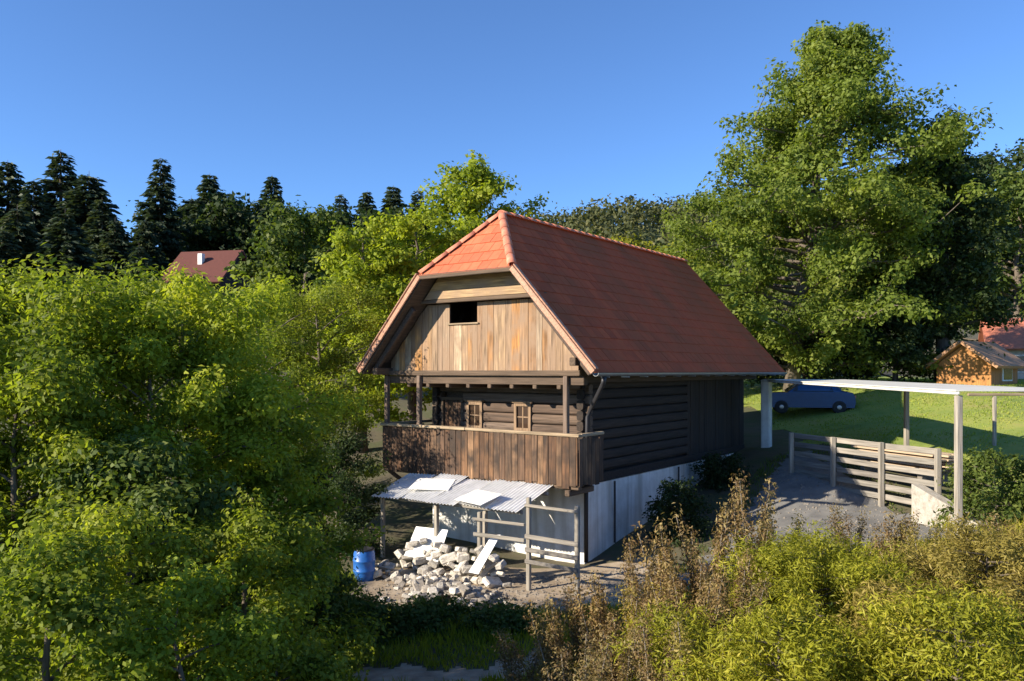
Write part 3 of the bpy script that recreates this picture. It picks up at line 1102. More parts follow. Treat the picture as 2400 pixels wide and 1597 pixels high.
# ------------------------------------------------------------------ stones
def stone_mesh(seed, flat=0.62):
    """broken block: a box with its corners cut and knocked about"""
    r = random.Random(seed)
    m = MB()
    c = r.uniform(0.10, 0.2)
    m.bevel_box((-0.5, -0.42, -flat / 2), (0.5, 0.42, flat / 2), c * flat)
    ax = [r.uniform(-0.22, 0.22) for _ in range(6)]
    m.v = [(x * (1 + ax[0] * y + ax[1] * z) + r.uniform(-0.05, 0.05), y * (1 + ax[2] * x + ax[3] * z) + r.uniform(-0.05, 0.05), z * (1 + 1.4 * ax[4] * x + ax[5] * y) + r.uniform(-0.035, 0.035)) for x, y, z in m.v]
    return m


st_white = [stone_mesh(i).mesh('stone', 'rubble') for i in range(9)]
st_dull = [stone_mesh(i + 20).mesh('stone', 'stone_dull') for i in range(9)]
rs = random.Random(4)


def stone_at(parent, meshes, x, y, z, s, org):
    o = link('stone', rs.choice(meshes), parent, loc=(x - org[0], y - org[1], z - org[2]), rot=(rs.gauss(0, 0.3), rs.gauss(0, 0.3), rs.uniform(0, 6.28)))
    o.scale = (s * rs.uniform(0.7, 1.6), s * rs.uniform(0.7, 1.1), s * rs.uniform(0.55, 1.1))
    return o


# low drystone wall of pale stones in front of the lean-to
p0 = hw(0.6, -1.0, 0)
dw = thing('drystone_wall', 'low tumbledown wall of pale limestone blocks in front of the lean-to', 'stone wall', (p0.x, p0.y, gz(p0.x, p0.y)))
for row in range(4):
    x = -1.0 + 0.25 * row * rs.random()
    while x < 2.0 - 0.10 * row:
        s = 0.1 + 0.2 * rs.random() ** 1.5
        w = hw(x, -1.05 + rs.uniform(-0.08, 0.08) + 0.04 * row, 0)
        stone_at(dw, st_white, w.x, w.y, gz(w.x, w.y) + 0.08 + row * 0.17 + rs.uniform(-0.03, 0.03), s, dw.location)
        x += s * 1.02
# heaps of stones before it
for cx0, cy0, sx, sy, hh, cnt, pw, lab in ((1.75, -2.25, 1.5, 0.9, 0.35, 170, 0.35, 'wide heap of brown and grey rubble before the board fence'),
                                           (0.55, -1.75, 1.0, 0.6, 0.28, 130, 0.6, 'steep heap of white rubble at the foot of the pale wall'),
                                           (-0.9, -1.6, 0.8, 0.5, 0.25, 40, 0.5, 'small scatter of stones between the blue barrel and the pale wall')):
    p0 = hw(cx0, cy0, 0)
    hp = thing('rubble_heap', lab, 'rubble heap', (p0.x, p0.y, gz(p0.x, p0.y)))
    for i in range(cnt):
        a, r = rs.uniform(0, 6.28), min(1.5, abs(rs.gauss(0, 0.6)))
        w = hw(cx0 + math.cos(a) * r * sx, cy0 + math.sin(a) * r * sy, 0)
        stone_at(hp, st_white if rs.random() < pw else st_dull, w.x, w.y, gz(w.x, w.y) + max(0, hh * (1 - r)) * rs.random() + 0.02, 0.05 + 0.2 * rs.random() ** 2.0, hp.location)

for lab, x_, y_, w_, h_, rz_, tl_, mt_ in (('large dirty white sheet leaning on the rubble under the left half of the lean-to', -0.35, -1.05, 0.9, 0.75, 0.1, -0.55, 'sheet_metal'),
                                       ('narrow white board leaning on the rubble beside the board fence', 1.35, -1.35, 0.28, 0.95, -0.2, -0.7, 'sheet_metal')):
    p0 = hw(x_, y_, 0)
    lo_ = MB().slab([(-w_ / 2, 0, 0), (w_ / 2, 0, 0.03), (w_ / 2 - 0.04, 0, h_), (-w_ / 2 + 0.02, 0, h_ - 0.06)], (0, 0.012, 0)).build('leaning_sheet', mt_, None, loc=(p0.x, p0.y, gz(p0.x, p0.y) + 0.28), rot=(tl_, 0.06, ANG + rz_))
    tag(lo_, lab, 'sheet')

# ------------------------------------------------------------------ weathered board pen at the corner
p0 = hw(2.9, -0.9, 0)
pen = thing('board_fence', 'grey weathered board fence with square posts at the corner of the white plinth', 'fence', (p0.x, p0.y, 0), ANG)


def pen_post(x, y, top):
    w = hw(2.9 + x, -0.9 + y, 0)
    return post('post', x, y, gz(w.x, w.y) - 0.15, top, 0.085, 'grey_post', pen)


pen_post(-0.5, 0.0, 1.42)
pen_post(0.62, 0.0, 1.36)
pen_post(-1.75, 0.02, 1.0)
for z, h in ((1.27, 0.06), (0.66, 0.09), (0.40, 0.09), (0.17, 0.08)):
    beam('board', (-0.55, -0.065, z), (0.68, -0.065, z - 0.01), 0.028, h, 'grey_timber', pen)
for z, h in ((0.86, 0.06), (0.55, 0.08)):
    beam('board', (-1.85, -0.068, z), (-0.56, -0.063, z + 0.02), 0.028, h, 'grey_timber', pen)

# ------------------------------------------------------------------ blue barrel
q = px(838, 1222, 16.9)
bz = gz(q[0], q[1])
bar = thing('blue_barrel', 'blue plastic rain barrel half hidden beside the trees left of the stones', 'barrel', (q[0], q[1], bz))
bar.scale = (0.75, 0.75, 0.7)
MB().lathe([(0.25, 0.0), (0.28, 0.03), (0.295, 0.2), (0.30, 0.28), (0.315, 0.30), (0.30, 0.32), (0.305, 0.58), (0.32, 0.60), (0.305, 0.62), (0.295, 0.8), (0.27, 0.90), (0.26, 0.92)], 24).build('body', 'blue_plastic', bar, True)
MB().lathe([(0.285, 0.0), (0.29, 0.02), (0.285, 0.045), (0.2, 0.05), (0.19, 0.035), (0.02, 0.035)], 24).build('lid', 'black_lid', bar, True, loc=(0, 0, 0.905))

# ------------------------------------------------------------------ flat canopy beside the house
cn = thing('flat_canopy', 'flat canopy of pale sheets on thin posts right of the farmhouse', 'canopy', (9.2, 20, gz(9.2, 20)))
cz = cn.location.z
NP = 9
for i in range(NP):
    y0 = -5.6 + i * 11.0 / NP
    MB().slab([(-1.25 - 0.0, 0, 0), (1.3, 0, -0.01), (1.3, 11.0 / NP - 0.01, 0.0), (-1.25, 11.0 / NP - 0.01, 0.01)], (0, 0, 0.02)).build('roof_panel', 'canopy_sheet', cn, loc=(0, y0, 3.545 + 0.010 * i - cz))
beam('edge_beam', (-1.2, -5.6, 3.51 - cz), (-1.2, 5.5, 3.60 - cz), 0.05, 0.06, 'white_paint', cn)
beam('edge_beam', (1.2, -5.6, 3.48 - cz), (1.2, 5.5, 3.57 - cz), 0.05, 0.06, 'white_paint', cn)
for x, y in ((-1.15, -5.5), (1.2, -5.4), (-1.15, 5.3), (1.2, 1.2)):
    post('post', x, y, gz(9.2 + x, 20 + y) - 0.2 - cz, 3.47 - cz + 0.008 * (y + 5), 0.11, 'grey_post', cn)
# a second, lower rack behind
rk = thing('drying_rack', 'thin wooden rack with one cross bar standing on the lawn at right', 'rack', (12.6, 21, gz(12.6, 21)))
z0 = rk.location.z
for x in (0, 1.9):
    post('post', x, 0, -0.15 + gz(12.6 + x, 21) - z0, 3.25 - z0, 0.08, 'grey_post', rk)
beam('cross_bar', (-0.7, 0, 3.29 - z0), (2.3, 0, 3.30 - z0), 0.06, 0.07, 'pale_rail', rk)

# ------------------------------------------------------------------ rail fence on the yard's edge
A = Vector((7.4, 21.3, 0))
B = Vector((8.95, 16.9, 0))
fe = thing('rail_fence', 'rail fence of horizontal planks on the right edge of the yard', 'fence', (A.x, A.y, gz(A.x, A.y)))
fz = fe.location.z
D = B - A
nrm = Vector((D.y, -D.x, 0)).normalized()
NPO = 4
for i in range(NPO):
    p = D * (i / (NPO - 1))
    w = A + p
    post('post', p.x, p.y, gz(w.x, w.y) - 0.2 - fz, 2.28 - fz, 0.11, 'grey_post', fe)
for k_ in range(NPO - 1):
    a = D * (k_ / (NPO - 1)) + nrm * -0.075
    b = D * ((k_ + 0.985) / (NPO - 1)) + nrm * -0.075
    for i in range(6):
        z = 2.20 - i * 0.235
        w = A + b
        if z > gz(w.x, w.y) + 0.05:
            beam('plank', a + Vector((0, 0, z - fz + rs.uniform(-0.01, 0.01))), b + Vector((0, 0, z - fz + rs.uniform(-0.01, 0.01))), 0.03, 0.13, 'grey_timber', fe)
# pale retaining wall at the foot of the fence
ra, rb2 = Vector((8.75, 17.2, 0)), Vector((9.0, 15.2, 0))
rw = MB()
n2 = (rb2 - ra).normalized()
sd = Vector((n2.y, -n2.x, 0)) * 0.22
rw.slab([ra + Vector((0, 0, 0.1)), rb2 + Vector((0, 0, 0.1)), rb2 + Vector((0, 0, 1.05)), ra + Vector((0, 0, 1.5))], sd)
tag(rw.build('retaining_wall', 'rubble'), 'short pale rendered retaining wall with sloping top beside the fence', 'wall')

q = (9.6, 19.6)
sk_ = thing('board_stack', 'stack of pale sawn boards lying behind the lit end of the rail fence', 'board stack', (q[0], q[1], gz(*q)), 1.9)
for row in range(5):
    for c_ in range(4):
        MB().bevel_box((-1.3, 0, 0), (1.3, 0.19, 0.045), 0.006).build('board', 'stack_board', sk_, loc=(rs.uniform(-0.15, 0.15), -0.42 + c_ * 0.205, 0.32 + row * 0.085), rot=(0, 0, rs.uniform(-0.03, 0.03)))
for x_ in (-0.9, 0.9):
    MB().bevel_box((-0.07, -0.5, -0.2), (0.07, 0.5, 0.315), 0.01).build('bearer', 'grey_timber', sk_, loc=(x_, 0, 0))

# ------------------------------------------------------------------ blue car in the shade
cx, cy = 10.9, 29.6
car = thing('parked_car', 'small blue car parked in the shade behind the farmhouse', 'car', (cx, cy, gz(cx, cy)), math.radians(-14))
prof = [(-1.85, 0.28), (-1.9, 0.55), (-1.86, 0.80), (-1.72, 0.92), (-0.95, 0.96), (-0.40, 1.38), (0.75, 1.42), (1.35, 1.05), (1.78, 0.95), (1.88, 0.75), (1.9, 0.5), (1.85, 0.28)]
cb = MB()
rows = []
for yy, sc_ in ((-0.80, 0.0), (-0.78, 0.3), (-0.70, 0.75), (-0.58, 1.0), (0.58, 1.0), (0.70, 0.75), (0.78, 0.3), (0.80, 0.0)):
    row = []
    for (a, b) in prof:
        top = b
        if b > 0.97:
            top = 0.97 + (b - 0.97) * sc_
        row.append((a * (1 - 0.02 * (1 - sc_)), yy, top))
    rows.append(row)
n_ = len(prof)
for r_ in rows:
    cb.v += r_
for i in range(len(rows) - 1):
    for j in range(n_):
        j2 = (j + 1) % n_
        cb.f.append((i * n_ + j, i * n_ + j2, (i + 1) * n_ + j2, (i + 1) * n_ + j))
cb.f.append(tuple(range(n_)))
cb.f.append(tuple(range(len(cb.v) - 1, len(cb.v) - n_ - 1, -1)))
cb.build('body', 'car_paint', car, smooth=False)
for sy in (-1, 1):
    for a, b in (((-0.62, 0.10)), ((0.16, 0.85))):
        ys0, ys1 = sy * 0.795, sy * 0.668
        MB().slab([(a - 0.12, ys0, 1.0), (b + 0.12, ys0, 1.0), (b, ys1, 1.30), (a + 0.1, ys1, 1.30)], (0, sy * 0.012, 0)).build('side_window', 'car_glass', car)
MB().slab([(-0.98, -0.55, 1.0), (-0.98, 0.55, 1.0), (-0.50, 0.5, 1.35), (-0.50, -0.5, 1.35)], (-0.02, 0, 0.03)).build('windscreen', 'car_glass', car)
MB().slab([(1.30, -0.55, 1.10), (1.30, 0.55, 1.10), (0.85, 0.5, 1.38), (0.85, -0.5, 1.38)], (0.03, 0, 0.03)).build('rear_window', 'car_glass', car)
ty = MB().lathe([(0.2, -0.09), (0.28, -0.09), (0.30, -0.06), (0.30, 0.06), (0.28, 0.09), (0.2, 0.09)], 20).mesh('tyre', 'rubber', True)
rm = MB().lathe([(0.05, -0.095), (0.19, -0.08), (0.2, 0.0), (0.19, 0.08), (0.05, 0.095)], 20).mesh('rim', 'rim_metal', True)
car.scale = (0.82, 0.82, 0.8)
for a in (-1.2, 1.2):
    for sy in (-1, 1):
        w_ = link('wheel', ty, car, loc=(a, sy * 0.73, 0.30), rot=(PI / 2, 0, 0))
        link('rim', rm, w_)
for sy in (-1, 1):
    MB().bevel_box((-0.02, -0.12, -0.06), (0.03, 0.12, 0.06), 0.01).build('tail_light', 'lamp_glass', car, loc=(1.86, sy * 0.6, 0.78))
    MB().bevel_box((-0.04, -0.14, -0.06), (0.02, 0.14, 0.06), 0.01).build('headlight', 'white_paint', car, loc=(-1.86, sy * 0.55, 0.74))


# ------------------------------------------------------------------ neighbouring buildings
def house_block(root, w, d, h, rise, wall_mat, roof_mat, over=0.4, wins_=(), boards=None, chim=None):
    """gabled building, ridge along local X"""
    m = MB()
    m.box((-w / 2, -d / 2, -0.8), (w / 2, d / 2, h))
    m.build('wall', wall_mat, root)
    for sx in (-1, 1):
        MB().slab([(sx * w / 2, -d / 2, h), (sx * w / 2, d / 2, h), (sx * w / 2, 0, h + rise)], (-sx * 0.12, 0, 0)).build('gable', boards or wall_mat, root)
    sl = rise / (d / 2)
    for sy in (-1, 1):
        n3 = Vector((0, sy * sl, 1)).normalized()
        e = d / 2 + over
        base = [(-w / 2 - over, sy * e, h - over * sl), (w / 2 + over, sy * e, h - over * sl), (w / 2 + over, 0, h + rise), (-w / 2 - over, 0, h + rise)]
        if sy > 0:
            base = base[::-1]
        base = [(a, b, c + 0.06) for a, b, c in base]
        r = MB().slab(base, n3 * 0.12).build('roof', roof_mat, root)
        if chim and sy < 0:
            cxx, cyy, c0, c1, cw = chim
            MB().bevel_box((cxx - cw, cyy - cw, c0), (cxx + cw, cyy + cw, c1), 0.02).build('chimney', 'white_paint', r)
    for x, z, ww, hh in wins_:
        f = MB().bevel_box((-ww / 2 - 0.06, -0.04, -0.06), (ww / 2 + 0.06, 0.03, hh + 0.06), 0.01).build('window', 'white_paint', root, loc=(x, -d / 2, z))
        MB().box((-ww / 2, -0.05, 0), (ww / 2, -0.042, hh)).build('pane', 'window_glass', f)


q = px(488, 640, 50)
far_l = thing('hillside_house', 'distant dark red roofed house with white chimney among the trees at left', 'house', (q[0], 50, gz(q[0], 50)), math.radians(-12))
zt = px(0, 584, 50)[2] - far_l.location.z
house_block(far_l, 3.5, 4.2, zt - 1.9, 1.9, 'barn_board', 'dark_red_roof', 0.35, ((-0.9, zt - 3.4, 0.7, 0.8), (0.9, zt - 3.4, 0.7, 0.8)), chim=(-0.1, -1.0, zt - 1.2, zt - 0.15, 0.16))

q = px(2248, 885, 32)
hut = thing('wooden_hut', 'small brown timber hut with gabled roof below the red roofed neighbour', 'hut', (q[0], 32, gz(q[0], 32)), math.radians(38))
zt = px(0, 804, 32)[2] - hut.location.z
house_block(hut, 2.5, 2.0, max(0.8, zt - 0.75), 0.75, 'warm_timber', 'pale_roof', 0.3, ((0.2, max(0.2, zt - 1.55), 0.8, 0.55),), chim=None)

q = px(2398, 880, 43)
nb_h = thing('neighbour_house', 'house with bright orange-red tiled roof and pale wall at the right edge', 'house', (q[0], 43, gz(q[0], 43)), math.radians(-25))
zt = px(0, 738, 43)[2] - nb_h.location.z
house_block(nb_h, 5.0, 4.0, zt - 1.45, 1.45, 'cream_plaster', 'red_roof', 0.35, ((-1.3, 0.3, 0.7, 0.8), (0.9, 0.3, 0.7, 0.8)), chim=(0.8, -0.6, zt - 1.0, zt + 0.35, 0.22))

# ------------------------------------------------------------------ trees
def make_tree(root, H, R, leaf, size=0.10, aspect=0.5, nleaf=20000, base=0.15, shape='round', seed=1, trunk_r=None, limbs=26, bark='bark',
              clump=0.32, up=0.55, gap=0.0, droop=0.1, lean=(0, 0), tone=(0, 1), nsub=4, stretch=0.5):
    """trunk with tapering limbs and twigs (one mesh) and a crown of leaf clumps at the twig ends"""
    rng = np.random.default_rng(seed)
    tr = trunk_r or 0.028 * H
    mb = MB()
    pts = []
    wob = rng.normal(size=(8, 2)) * 0.02 * H
    for i in range(8):
        f = i / 7
        pts.append(Vector((wob[i, 0] * f + lean[0] * f, wob[i, 1] * f + lean[1] * f, -0.3 + (H * 0.96 + 0.3) * f)))
    mb.tube(pts, [tr * (1 - 0.93 * i / 7) * (1.25 if i == 0 else 1) for i in range(8)], 8)

    def prof(f):
        g = (f - base) / (1 - base)
        if shape == 'round':
            return max(0.08, math.sqrt(max(0.0, 1 - (2 * g - 0.85) ** 2 / 1.42)))
        if shape == 'cone':
            return max(0.06, (1 - g) ** 0.85 * (0.65 + 0.35 * min(1, g * 5)))
        if shape == 'tall':
            return max(0.1, (math.sin(PI * min(1, g * 0.92 + 0.08)) ** 0.6) * (1 - 0.35 * g))
        if shape == 'broad':
            return float(np.interp(g, [0, 0.18, 0.45, 0.58, 0.7, 0.8, 0.9, 1.0], [0.85, 1.0, 0.95, 0.82, 0.56, 0.36, 0.2, 0.06]))
        if shape == 'dome':
            return max(0.1, math.sqrt(max(0, 1 - g * g)))
        return 1.0
    C = []
    Dr = []
    for i in range(limbs):
        f = base + (0.97 - base) * ((i + rng.uniform(0, 1)) / limbs) ** 0.92
        az = i * 2.39996 + rng.uniform(-0.4, 0.4)
        L = R * prof(f) * (rng.uniform(0.7, 1.14) if shape not in ('cone', 'broad') else rng.uniform(0.45, 1.18))
        k = f * 7
        i0 = min(6, int(k))
        o = pts[i0].lerp(pts[i0 + 1], k - i0)
        d = Vector((math.cos(az), math.sin(az), 0))
        lp = []
        el = up * rng.uniform(0.5, 1.3)
        for j in range(6):
            q = j / 5
            lp.append(o + d * (L * q) + Vector((0, 0, L * (el * q - 0.35 * el * q * q))) + Vector(rng.normal(size=3) * 0.03 * L * q))
        r0 = max(0.012, min(tr * 0.34, tr * (1 - 0.9 * f) * 0.6))
        mb.tube(lp, [r0 * (1 - 0.85 * j / 5) for j in range(6)], 5, False)
        ns = max(2, int(nsub * L / max(0.3, R) + 1))
        for s_ in range(ns):
            q = 0.25 + 0.75 * (s_ + rng.uniform(0, 1)) / ns
            jj = min(4, int(q * 5))
            p = lp[jj].lerp(lp[jj + 1], q * 5 - jj)
            az2 = az + rng.uniform(-1.3, 1.3)
            d2 = Vector((math.cos(az2), math.sin(az2), rng.uniform(-0.25, 0.9)))
            d2.normalize()
            L2 = (0.18 + 0.30 * rng.uniform(0, 1)) * (0.5 * L + 0.5 * R * 0.6)
            e = p + d2 * L2
            mb.tube([p, p.lerp(e, 0.5) + Vector(rng.normal(size=3) * 0.03), e], [r0 * 0.32, r0 * 0.22, r0 * 0.08], 4, False)
            for t in (0.5, 1.0):
                C.append(p.lerp(e, t))
                Dr.append(d2)
        C.append(lp[-1])
        Dr.append(d)
    C.append(pts[-1])
    Dr.append(Vector((0, 0, 1)))
    C = np.array([tuple(c) for c in C])
    Dr = np.array([tuple(c) for c in Dr])
    keep = rng.uniform(size=len(C)) > gap
    C, Dr = C[keep], Dr[keep]
    per = max(3, int(nleaf / len(C)))
    ct = np.clip(rng.normal(0.5, 0.32, len(C)), 0, 1) * (tone[1] - tone[0]) + tone[0]
    P, t = clump_leaves(C, Dr, rng.uniform(0.7, 1.3, len(C)) * clump, per, size, aspect, rng, droop, 0.8, ct, stretch)
    tag(mb.build('trunk', bark, root, smooth=True))
    cm = quad_mesh('crown', P, t, leaf)
    tag(link('crown', cm, root), kind='stuff')


def tree_at(name, label, cat, u, d, top_v, R, leaf, group=None, **kw):
    x = (u - 1178) / 1850 * d
    z0 = gz(x, d)
    top = CAM_Z + (855 - top_v) / 1850 * d
    root = thing(name, label, cat, (x, d, z0), 0, group)
    make_tree(root, top - z0, R, leaf, **kw)
    return root


GW = 'leafy trees and shrubs left of the farmhouse'
# (name, label, u, depth, top v, radius, leaf, options)
tree_at('willow_tree', 'tallest bright green tree in the middle of the left thicket', 'tree', 430, 11.0, 640, 1.75, 'leaf_yellow', GW, nleaf=54400, size=0.078, aspect=0.42, seed=1, base=0.12, limbs=32, gap=0.12, clump=0.36, stretch=0.8, up=0.8, tone=(0.15, 1))
tree_at('willow_tree', 'bright green tree at the left edge below the dark spruces', 'tree', 110, 9.6, 645, 1.55, 'leaf_willow', GW, nleaf=48000, size=0.078, aspect=0.42, seed=2, base=0.12, limbs=28, gap=0.12, clump=0.36, stretch=0.8, up=0.8)
tree_at('willow_tree', 'grey-green tree between the thicket and the left eave of the farmhouse', 'tree', 735, 22.5, 672, 2.0, 'leaf_willow', GW, nleaf=38400, size=0.078, aspect=0.42, seed=3, base=0.12, limbs=25, gap=0.12, clump=0.38, stretch=0.8, up=0.8)
tree_at('willow_tree', 'green tree just left of centre of the thicket with a dark hollow under it', 'tree', 590, 20.0, 672, 2.3, 'leaf_willow', GW, nleaf=41600, size=0.078, aspect=0.42, seed=4, base=0.14, limbs=27, gap=0.12, clump=0.38, stretch=0.8, up=0.8)
tree_at('willow_tree', 'yellow-green tree glowing in the centre of the left thicket', 'tree', 350, 10.0, 760, 1.35, 'leaf_yellow', GW, nleaf=35200, size=0.068, aspect=0.42, seed=5, base=0.1, limbs=25, gap=0.12, clump=0.28, stretch=0.7, up=0.8)
tree_at('hazel_shrub', 'green shrub against the left border halfway up the picture', 'shrub', 40, 8.6, 860, 1.3, 'leaf_willow', GW, nleaf=32000, size=0.068, aspect=0.55, seed=6, base=0.08, limbs=24, gap=0.12, clump=0.28, stretch=0.7, up=0.8, shape='dome')
tree_at('hazel_shrub', 'mid green shrub below the yellow-green tree', 'shrub', 300, 8.4, 1010, 1.15, 'leaf_mid', GW, nleaf=28800, size=0.068, aspect=0.55, seed=7, base=0.06, limbs=22, gap=0.12, clump=0.27, stretch=0.7, shape='dome')
tree_at('hazel_shrub', 'rounded green shrub facing the left end of the wooden gallery', 'shrub', 610, 11.5, 930, 1.3, 'leaf_willow', GW, nleaf=32000, size=0.068, aspect=0.5, seed=8, base=0.06, limbs=24, gap=0.12, clump=0.28, stretch=0.7, up=0.8, shape='dome')
tree_at('hazel_shrub', 'dark green shrub in the shade below the left gallery end', 'shrub', 775, 18.5, 1000, 1.0, 'leaf_dark', GW, nleaf=24000, size=0.068, aspect=0.5, seed=9, base=0.05, limbs=19, gap=0.12, clump=0.27, stretch=0.7, shape='dome')
tree_at('hazel_shrub', 'bright leafy shrub in the lower left corner', 'shrub', 120, 5.6, 1230, 0.8, 'leaf_willow', GW, nleaf=27200, size=0.046, aspect=0.6, seed=10, base=0.05, limbs=17, gap=0.12, clump=0.21, stretch=0.7, shape='dome')
tree_at('hazel_shrub', 'yellowish low shrub at the bottom edge left of the dirt path', 'shrub', 420, 6.0, 1330, 0.75, 'leaf_yellow', GW, nleaf=24480, size=0.046, aspect=0.6, seed=12, base=0.05, limbs=17, gap=0.12, clump=0.21, stretch=0.7, shape='dome')
tree_at('hazel_shrub', 'green shrub left of the dark hollow near the bottom', 'shrub', 560, 8.0, 1170, 0.95, 'leaf_willow', GW, nleaf=33600, size=0.052, aspect=0.55, seed=13, base=0.05, limbs=19, gap=0.12, clump=0.24, stretch=0.7, shape='dome')
tree_at('hazel_shrub', 'small leafy shrub at the left end of the dirt path', 'shrub', 620, 7.0, 1390, 0.5, 'leaf_willow', GW, nleaf=16320, size=0.046, aspect=0.55, seed=14, base=0.05, limbs=12, gap=0.12, clump=0.19, shape='dome')
tree_at('hazel_shrub', 'mid green shrub in the lower left behind the corner shrub', 'shrub', 230, 6.8, 1130, 0.9, 'leaf_willow', GW, nleaf=28800, size=0.052, aspect=0.55, seed=15, base=0.05, limbs=19, gap=0.12, clump=0.24, stretch=0.7, shape='dome')

GB = 'deciduous trees behind the farmhouse'
tree_at('birch_tree', 'tall yellow-green tree rising right behind the roof apex', 'tree', 1085, 33, 360, 2.7, 'leaf_yellow', GB, nleaf=22000, size=0.17, aspect=0.65, seed=31, base=0.2, limbs=40, clump=0.5, shape='tall')
tree_at('birch_tree', 'olive green tree left of the hip of the red roof', 'tree', 950, 30, 480, 2.0, 'leaf_yellow', GB, nleaf=15000, size=0.16, aspect=0.65, seed=32, base=0.15, limbs=32, clump=0.45)
tree_at('birch_tree', 'bright rounded tree behind the thicket, left of the roof', 'tree', 830, 28, 505, 1.8, 'leaf_yellow', GB, nleaf=15000, size=0.15, aspect=0.65, seed=33, base=0.12, limbs=32, clump=0.42)
tree_at('broadleaf_tree', 'dark green tree between the far red roof and the bright rounded tree', 'tree', 700, 36, 480, 2.4, 'leaf_mid', GB, nleaf=14000, size=0.2, aspect=0.65, seed=34, base=0.12, limbs=30, clump=0.55)
tree_at('broadleaf_tree', 'dark green tree just behind the far red roofed house', 'tree', 560, 58, 470, 3.4, 'leaf_dark', GB, nleaf=12000, size=0.32, aspect=0.65, seed=35, base=0.12, limbs=30, clump=0.8)
tree_at('broadleaf_tree', 'olive tree between the roof ridge and the big right tree', 'tree', 1480, 42, 560, 2.6, 'leaf_olive', GB, nleaf=12000, size=0.2, aspect=0.65, seed=36, base=0.12, limbs=30, clump=0.6, tone=(0, .6))
tree_at('broadleaf_tree', 'low green tree showing above the middle of the roof ridge', 'tree', 1330, 50, 545, 2.6, 'leaf_mid', GB, nleaf=10000, size=0.24, aspect=0.65, seed=37, base=0.12, limbs=26, clump=0.65)

for lab, u, d, tv, Rr, sd in (('dark tree filling the skyline between the far red roof and the lone spruce', 655, 66, 500, 3.6, 51), ('dark tree left of the four small distant spruces', 740, 62, 505, 3.4, 52),
                               ('dark tree under the four small distant spruces', 880, 64, 500, 3.6, 53), ('dark tree just right of the tall spruce at left', 430, 66, 480, 3.4, 54)):
    tree_at('broadleaf_tree', lab, 'tree', u, d, tv, Rr, 'leaf_dark', GB, nleaf=9000, size=0.34, aspect=0.7, seed=sd, base=0.1, limbs=28, clump=0.9)

GR = 'big trees right of the farmhouse'
tree_at('linden_tree', 'huge broad green tree towering behind the right end of the roof', 'tree', 1818, 34, 20, 5.6, 'leaf_big', GR, nleaf=140000, size=0.16, aspect=0.6, seed=41, base=0.06, limbs=120, clump=0.6, shape='broad', up=0.18, gap=0.2, bark='bark', trunk_r=0.30, lean=(2.2, 0), tone=(0.05, 0.95), nsub=6)
tree_at('linden_tree', 'dark green tree with sparse top right of the huge broad tree', 'tree', 2170, 34, 250, 3.0, 'leaf_dark', GR, nleaf=36000, size=0.17, aspect=0.6, seed=42, base=0.2, limbs=60, clump=0.5, shape='cone', up=0.45, gap=0.25)
tree_at('broadleaf_tree', 'green tree at the right edge above the neighbouring red roof', 'tree', 2345, 56, 400, 4.0, 'leaf_mid', GR, nleaf=18000, size=0.3, aspect=0.65, seed=43, base=0.12, limbs=40, clump=0.85)
tree_at('broadleaf_tree', 'dark low tree below the sparse topped one, beside the hut', 'tree', 2060, 34, 640, 2.3, 'leaf_dark', GR, nleaf=22000, size=0.15, aspect=0.6, seed=44, base=0.05, limbs=36, clump=0.5, shape='dome')
tree_at('broadleaf_tree', 'dark green tree at right behind the wooden hut', 'tree', 2270, 62, 560, 4.0, 'leaf_dark', GR, nleaf=14000, size=0.22, aspect=0.65, seed=45, base=0.1, limbs=30, clump=0.6)
tree_at('broadleaf_tree', 'green tree on the wooded slope at the top right edge', 'tree', 2300, 75, 345, 5.0, 'leaf_dark', GR, nleaf=14000, size=0.4, aspect=0.65, seed=46, base=0.1, limbs=36, clump=1.0)
tree_at('elder_shrub', 'green shrub below the end of the eave behind the canopy', 'shrub', 1850, 35, 740, 2.3, 'leaf_dark', GR, nleaf=16000, size=0.13, aspect=0.6, seed=47, base=0.05, limbs=30, clump=0.42, shape='dome')


